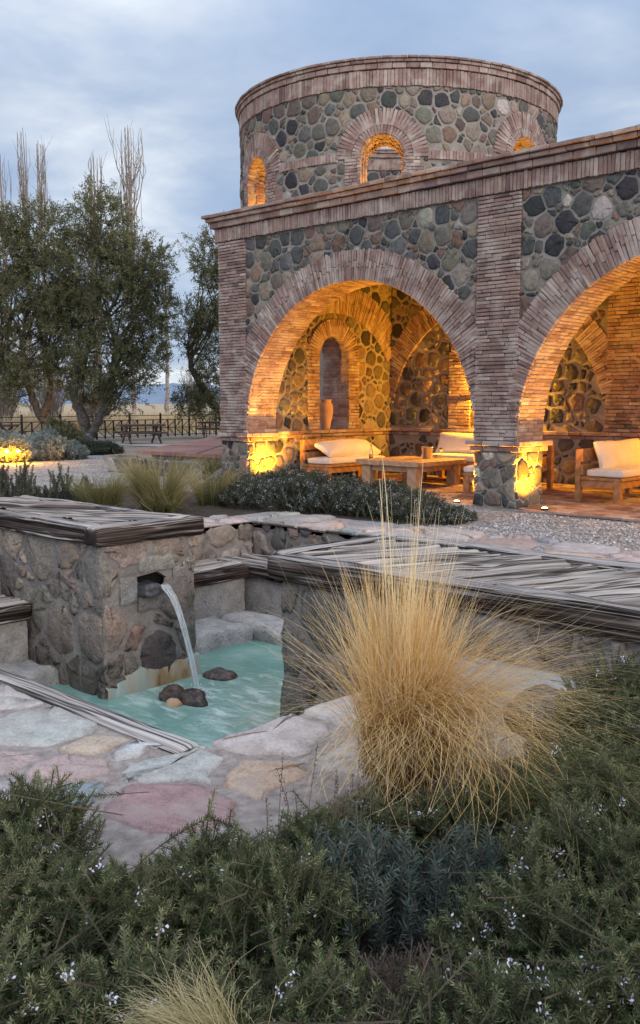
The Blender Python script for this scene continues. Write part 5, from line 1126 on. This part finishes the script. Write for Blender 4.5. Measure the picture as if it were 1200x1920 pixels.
near = [ # s, d, radius, height, sprigs, label
 (-.56, 1.62, .34, .34, 190, 'rosemary bush in the bottom left corner'), (-.20, 1.60, .30, .34, 170, 'rosemary bush at the bottom edge, just left of the small grass tuft'), (.16, 1.58, .32, .33, 180, 'rosemary bush at the bottom edge below the dry brown patch'), (.52, 1.62, .34, .36, 190, 'rosemary bush in the bottom right corner'),
 (-.78, 2.02, .34, .34, 190, 'rosemary bush at the left edge above the bottom corner'), (-.40, 2.02, .32, .34, 200, 'rosemary bush with yellowish upright sprigs left of the small grass tuft'), (-.02, 2.05, .30, .30, 170, 'rosemary bush right behind the small grass tuft'), (.78, 2.0, .36, .37, 210, 'rosemary bush at the right edge with lilac flowers, low down'), (.38, 1.98, .32, .33, 180, 'rosemary bush under the drooping grass ends'),
 (-.92, 2.50, .36, .34, 190, 'rosemary bush at the left edge below the leftmost flagstones'), (-.54, 2.44, .34, .36, 210, 'rosemary bush in front of the tan stone'), (-.16, 2.52, .33, .37, 220, 'dense rosemary bush in front of the red flagstone'), (.62, 2.40, .34, .33, 190, 'rosemary bush below the drooping grass, right of centre'), (.86, 2.62, .34, .40, 220, 'rosemary bush with lilac flowers at the right edge, middle height'),
 (-.70, 2.70, .22, .24, 110, 'small rosemary bush just below the tan stone, between two larger ones'), (-.36, 2.78, .27, .31, 150, 'rosemary bush touching the red flagstone'), (.00, 2.86, .25, .30, 140, 'rosemary bush between red and orange flagstones'), (.98, 3.05, .36, .44, 230, 'rosemary bush at the right edge beside the feather grass'), (.70, 2.85, .28, .24, 150, 'low rosemary bush right under the feather grass'),
 (1.16, 3.55, .36, .50, 240, 'tall rosemary bush at the right edge by the stone block'), (1.40, 4.05, .36, .52, 210, 'rosemary bush at the right edge against the stone block'), (-1.02, 3.06, .28, .34, 200, 'rosemary bush spilling over the flagstones at the left edge'), (-.98, 2.78, .26, .30, 160, 'rosemary bush at the far left edge under the pink flagstone'), (1.02, 3.40, .24, .26, 120, 'small rosemary bush at the foot of the feather grass, right side'), (1.15, 3.9, .24, .36, 120, 'rosemary bush in front of the dark slate rock'), (.16, 3.22, .24, .22, 130, 'low rosemary bush under the left side of the feather grass'), (.46, 3.26, .24, .20, 130, 'low rosemary bush under the middle of the feather grass'), (.74, 3.30, .24, .22, 120, 'low rosemary bush under the right side of the feather grass')]
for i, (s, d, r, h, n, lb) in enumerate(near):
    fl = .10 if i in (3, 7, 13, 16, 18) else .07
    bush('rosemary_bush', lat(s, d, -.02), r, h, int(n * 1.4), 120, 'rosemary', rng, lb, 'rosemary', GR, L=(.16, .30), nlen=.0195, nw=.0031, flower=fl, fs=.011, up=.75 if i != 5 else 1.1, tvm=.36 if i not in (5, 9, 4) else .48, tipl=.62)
bush('lavender_bush', lat(.10, 2.72, -.02), .24, .34, 150, 60, 'lavender', rng, 'blue green lavender bush between the rosemary and the feather grass', 'lavender', None, L=(.14, .24), nlen=.034, nw=.0042, flower=0, up=1.5, spread=.5, tvm=.4)
bush('lavender_bush', lat(.42, 2.74, -.02), .22, .28, 110, 60, 'lavender', rng, 'small blue green lavender bush directly under the feather grass', 'lavender', None, L=(.12, .22), nlen=.034, nw=.0042, flower=0, up=1.4, spread=.5, tvm=.35)
bush('dead_shrub', lat(.20, 2.12, -.02), .27, .29, 260, 34, 'dry', rng, 'dry brown leafless patch of shrub amid the green rosemary', 'shrub', None, L=(.10, .22), nlen=.014, nw=.0018, flower=0, up=.8, stem=.0016, tvm=.3)
bush('dead_shrub', lat(.56, 1.86, -.02), .20, .27, 130, 34, 'dry', rng, 'small dry brown shrub patch low on the right', 'shrub', None, L=(.10, .2), nlen=.014, nw=.0018, flower=0, up=.8, stem=.0016, tvm=.3)
# spent flower stalks of the lavender
o = root('dry_flower_stalks', lat(.04, 2.98, 0), 'thin dark dry flower stalks standing before the orange flagstone', 'plant'); mb = MB(); mh = MB()
for k in range(16):
    x, y = rng.normal(0, .09), rng.normal(0, .06); h = rng.uniform(.26, .46); tx, ty = rng.normal(0, .04, 2); limb(mb, [(x, y, 0), (x + tx * .4, y + ty * .4, h * .5), (x + tx, y + ty, h)], .0018, .0011, 4)
    m = 26; t = rng.uniform(.62, 1.0, m); P = np.array([x, y, 0]) + np.outer(t, [tx, ty, h]) + rng.normal(0, .0025, (m, 3)); leafset(mh, P, rdirs(m, rng) + [0, 0, .8], .008, .005, rng, rng.uniform(0, .6, m))
build('stalks', mb, M['twig'], o, world=False); build('seed_heads', mh, M['dry'], o, world=False)
# feather grass
def clump(base, label, group, sets, rng, mat='grass'):
    o = root('feather_grass', base, label, 'grass clump', group); mb = MB()
    for (n, r, azr, tl, bd, L, w, tb, tt) in sets:
        nt_ = max(4, n // 70); ta = rng.uniform(0, 6.28, nt_); tq = r * np.sqrt(rng.uniform(0, 1, nt_)); tk = rng.integers(0, nt_, n)       # blades grow in small tufts that lean together
        cx_, cy_ = (tq * np.cos(ta))[tk] + rng.normal(0, .022, n), (tq * np.sin(ta))[tk] + rng.normal(0, .022, n); P = np.stack([cx_, cy_, np.zeros(n)], 1)
        q = np.hypot(cx_, cy_); a = np.arctan2(cy_, cx_)
        tl_, tb_, tz_ = rng.normal(0, .5, nt_)[tk], rng.normal(0, .35, nt_)[tk], rng.normal(0, .5, nt_)[tk]
        az = a + tz_ + rng.normal(0, .45, n) if azr is None else azr[0] + azr[1] * (tz_ * 1.4 + rng.normal(0, .7, n))
        ti_ = np.abs(tl[0] + tl[1] * (tl_ * 1.3 + rng.normal(0, .75, n))) * (.4 + .6 * np.minimum(q / max(r, 1e-6), 1.3) if azr is None else 1)
        blades(mb, P, az, ti_, np.abs(bd[0] + bd[1] * (tb_ * 1.5 + rng.normal(0, .8, n))), rng.uniform(*L, n), w, rng, 9, tb, tt)
    build('blades', mb, M[mat], o, world=False); return o
ar = YAW                                    # azimuth of the photographer's right hand side
gb = lat(.36, 3.84, .02)
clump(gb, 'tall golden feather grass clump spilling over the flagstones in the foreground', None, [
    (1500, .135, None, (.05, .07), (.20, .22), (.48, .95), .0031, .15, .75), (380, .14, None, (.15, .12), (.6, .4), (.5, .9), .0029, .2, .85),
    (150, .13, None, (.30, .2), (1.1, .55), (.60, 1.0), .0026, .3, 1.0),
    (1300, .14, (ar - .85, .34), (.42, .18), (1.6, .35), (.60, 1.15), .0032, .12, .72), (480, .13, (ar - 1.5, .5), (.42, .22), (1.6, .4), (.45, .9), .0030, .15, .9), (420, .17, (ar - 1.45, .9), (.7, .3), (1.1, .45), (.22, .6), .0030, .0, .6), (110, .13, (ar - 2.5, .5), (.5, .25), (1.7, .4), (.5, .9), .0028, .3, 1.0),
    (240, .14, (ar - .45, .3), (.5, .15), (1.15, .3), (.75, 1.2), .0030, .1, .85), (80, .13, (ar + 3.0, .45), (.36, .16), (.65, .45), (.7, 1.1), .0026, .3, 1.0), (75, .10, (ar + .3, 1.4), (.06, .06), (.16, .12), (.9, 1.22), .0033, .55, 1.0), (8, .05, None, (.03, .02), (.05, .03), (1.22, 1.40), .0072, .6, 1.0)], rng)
bs = lat(.62, 3.25, .02)
clump(bs, 'green gold grass fringe drooping down at the right under the tall clump', None, [(260, .12, (ar - .9, .45), (.55, .2), (1.5, .3), (.45, .85), .0026, .0, .5), (160, .14, (ar + .3, .6), (.5, .2), (.9, .3), (.4, .7), .0024, .0, .6)], rng, 'grass_green')
clump(lat(-.17, 1.74, .27), 'small pale tuft of feather grass at the bottom of the photo amid rosemary', None, [(520, .035, (ar + 2.75, .35), (.95, .16), (.75, .25), (.15, .28), .0020, .25, .95), (50, .03, (ar + 2.3, .6), (.7, .25), (.9, .3), (.14, .24), .0017, .2, .9), (60, .03, (ar - .6, .5), (1.1, .2), (.9, .3), (.08, .15), .0017, .1, .7)], rng, 'grass_green')
# middle distance
clump(lat(-2.45, 14.0, -.03), 'large green gold feather grass clump behind the fountain block', None, [(1200, .30, None, (.28, .16), (.8, .3), (.55, 1.05), .006, .0, .62), (400, .3, None, (.6, .2), (1.0, .3), (.7, 1.1), .006, .15, 1.), (300, .3, (ar + 2.8, .5), (.6, .2), (.9, .3), (.7, 1.05), .006, .1, 1.)], rng, 'grass_green')
clump(lat(-3.25, 13.7, -.03), 'smaller green feather grass clump behind the left end of the fountain block', None, [(1100, .24, None, (.35, .16), (.8, .3), (.45, .75), .006, .0, .45)], rng, 'grass_green')
clump(lat(-1.75, 14.9, -.03), 'drooping feather grass clump left of the flowering hedge', None, [(700, .24, None, (.45, .16), (.9, .3), (.5, .85), .006, .0, .7)], rng, 'grass_green')
clump(lat(-2.25, 19.6, -.03), 'small dry grass tuft at the left foot of the arcade corner', None, [(420, .16, None, (.4, .16), (.8, .3), (.4, .75), .008, .1, .7)], rng, 'grass_green')
boulder(lat(-1.85, 17.4, .08), (.30, .24, .28), 21, 'grey boulder by the arcade corner beside the hedge', 'lip'); boulder(lat(-1.62, 16.6, .02), (.20, .16, .13), 25, 'pale flat stone among the hedge leaves near the arcade corner', 'concrete')
for s, d, h, lb in ((-5.25, 15.2, .85, 'dark upright rosemary at the left edge behind the fountain block'), (-4.78, 15.0, .75, 'dark upright rosemary with spreading stems right of the left edge'), (-4.15, 14.8, .75, 'narrow upright rosemary sprigs standing against the gravel'), (-4.5, 14.9, .40, 'low sparse rosemary between two upright ones'), (-3.75, 14.6, .48, 'short upright rosemary left of the feather grass')):
    bush('upright_rosemary', lat(s, d, -.03), .24 if h > .5 else .3, h, 34, 110, 'rosemary_far', rng, lb, 'rosemary', 'upright rosemary plants behind the fountain', L=(.4 * h + .1, .85 * h + .1), nlen=.045, nw=.011, flower=0, up=1.7, spread=.45, stem=.005)
GH = 'flowering rosemary hedge above the pit wall'
hedge = [(-1.55, 15.6, .55, .48), (-1.05, 14.7, .6, .50), (-1.05, 16.2, .6, .50), (-.45, 14.25, .6, .48), (-.35, 15.6, .62, .55), (.2, 13.9, .55, .44), (.35, 15.1, .62, .52), (.75, 13.55, .5, .40), (1.0, 14.5, .55, .44), (1.2, 13.1, .48, .34), (1.45, 13.8, .5, .36), (1.72, 12.8, .42, .24), (.0, 14.6, .5, .5), (-.7, 15.2, .5, .52), (1.95, 13.1, .3, .16)]
for s, d, r, h in hedge:
    bush('flowering_rosemary', lat(s, d, -.03), r, h, 330, 34, 'rosemary_far', rng, 'low dark rosemary bush dotted with pale flowers in the hedge before the arcade', 'rosemary', GH, L=(.14, .26), nlen=.034, nw=.010, flower=.42, fmat='flower_white', fs=.016, tvm=.35)
# far shrubs by the garden lamp
for s, d, r, h, mt, lb in ((-8.75, 26.25, .72, .72, 'greybush', 'bush glowing yellow around the garden lamp at the left edge'), (-7.95, 27.3, .85, .70, 'greybush', 'round silver grey bush right of the garden lamp'), (-7.35, 27.7, .45, .58, 'greybush', 'small silver grey bush at the right end of the silver row'), (-9.9, 29.0, 1.0, .85, 'greybush', 'silver grey bush behind the lamp, cut off at the left edge'), (-8.9, 30.0, .9, .8, 'greybush', 'silver grey bush behind the round one'), (-8.95, 32.3, .85, 1.15, 'olive', 'dark green bush under the leaning olive trunk'), (-7.65, 30.2, .8, .55, 'rosemary_far', 'low dark green mound right of the silver bushes'), (-7.25, 30.9, .75, .38, 'rosemary_far', 'flat green mound at the corner of the gravel'), (-8.5, 33.0, .5, .7, 'greybush', 'pale silver bush at the foot of the twin trunks')):
    bush('round_bush', lat(s, d, -.04), r, h, 420, 30, mt, rng, lb, 'bush', 'bushes at the edge of the gravel court', L=(.25, .42), nlen=.075, nw=.024, flower=0, stem=.006)
LB = lat(-8.42, 25.5, -.04); lp = root('garden_lamp', LB, 'small T-shaped garden lamp with two lit heads at the left edge', 'lamp', None, YAW)
mb = MB(); bar(mb, (0, 0, 0), (0, 0, .46), .035); build('post', mb, M['dark_metal'], lp, world=False)
mb = MB(); bar(mb, (-.22, 0, .475), (.24, 0, .475), .03, .03); build('cross_arm', mb, M['dark_metal'], lp, world=False)
for x in (-.18, .13):
    mb = MB(); lathe(mb, (x, 0, .38), [(.0, .085), (.05, .085), (.075, .0), (.068, .0), (.045, .075)], 16); build('lamp_shade', mb, M['dark_metal'], lp, True, world=False)
    mb = MB(); lathe(mb, (x, 0, .36), [(0, -.045), (.035, -.03), (.05, 0), (.035, .03), (0, .045)], 14); build('bulb', mb, M['glow'], lp, True, world=False)
    q = lat(-8.42 + x, 25.4, .28); point('garden_lamp_light', q, 130, .05)
q = lat(-10.9, 40.6, .3); point('olive_uplight', q, 60, .05)
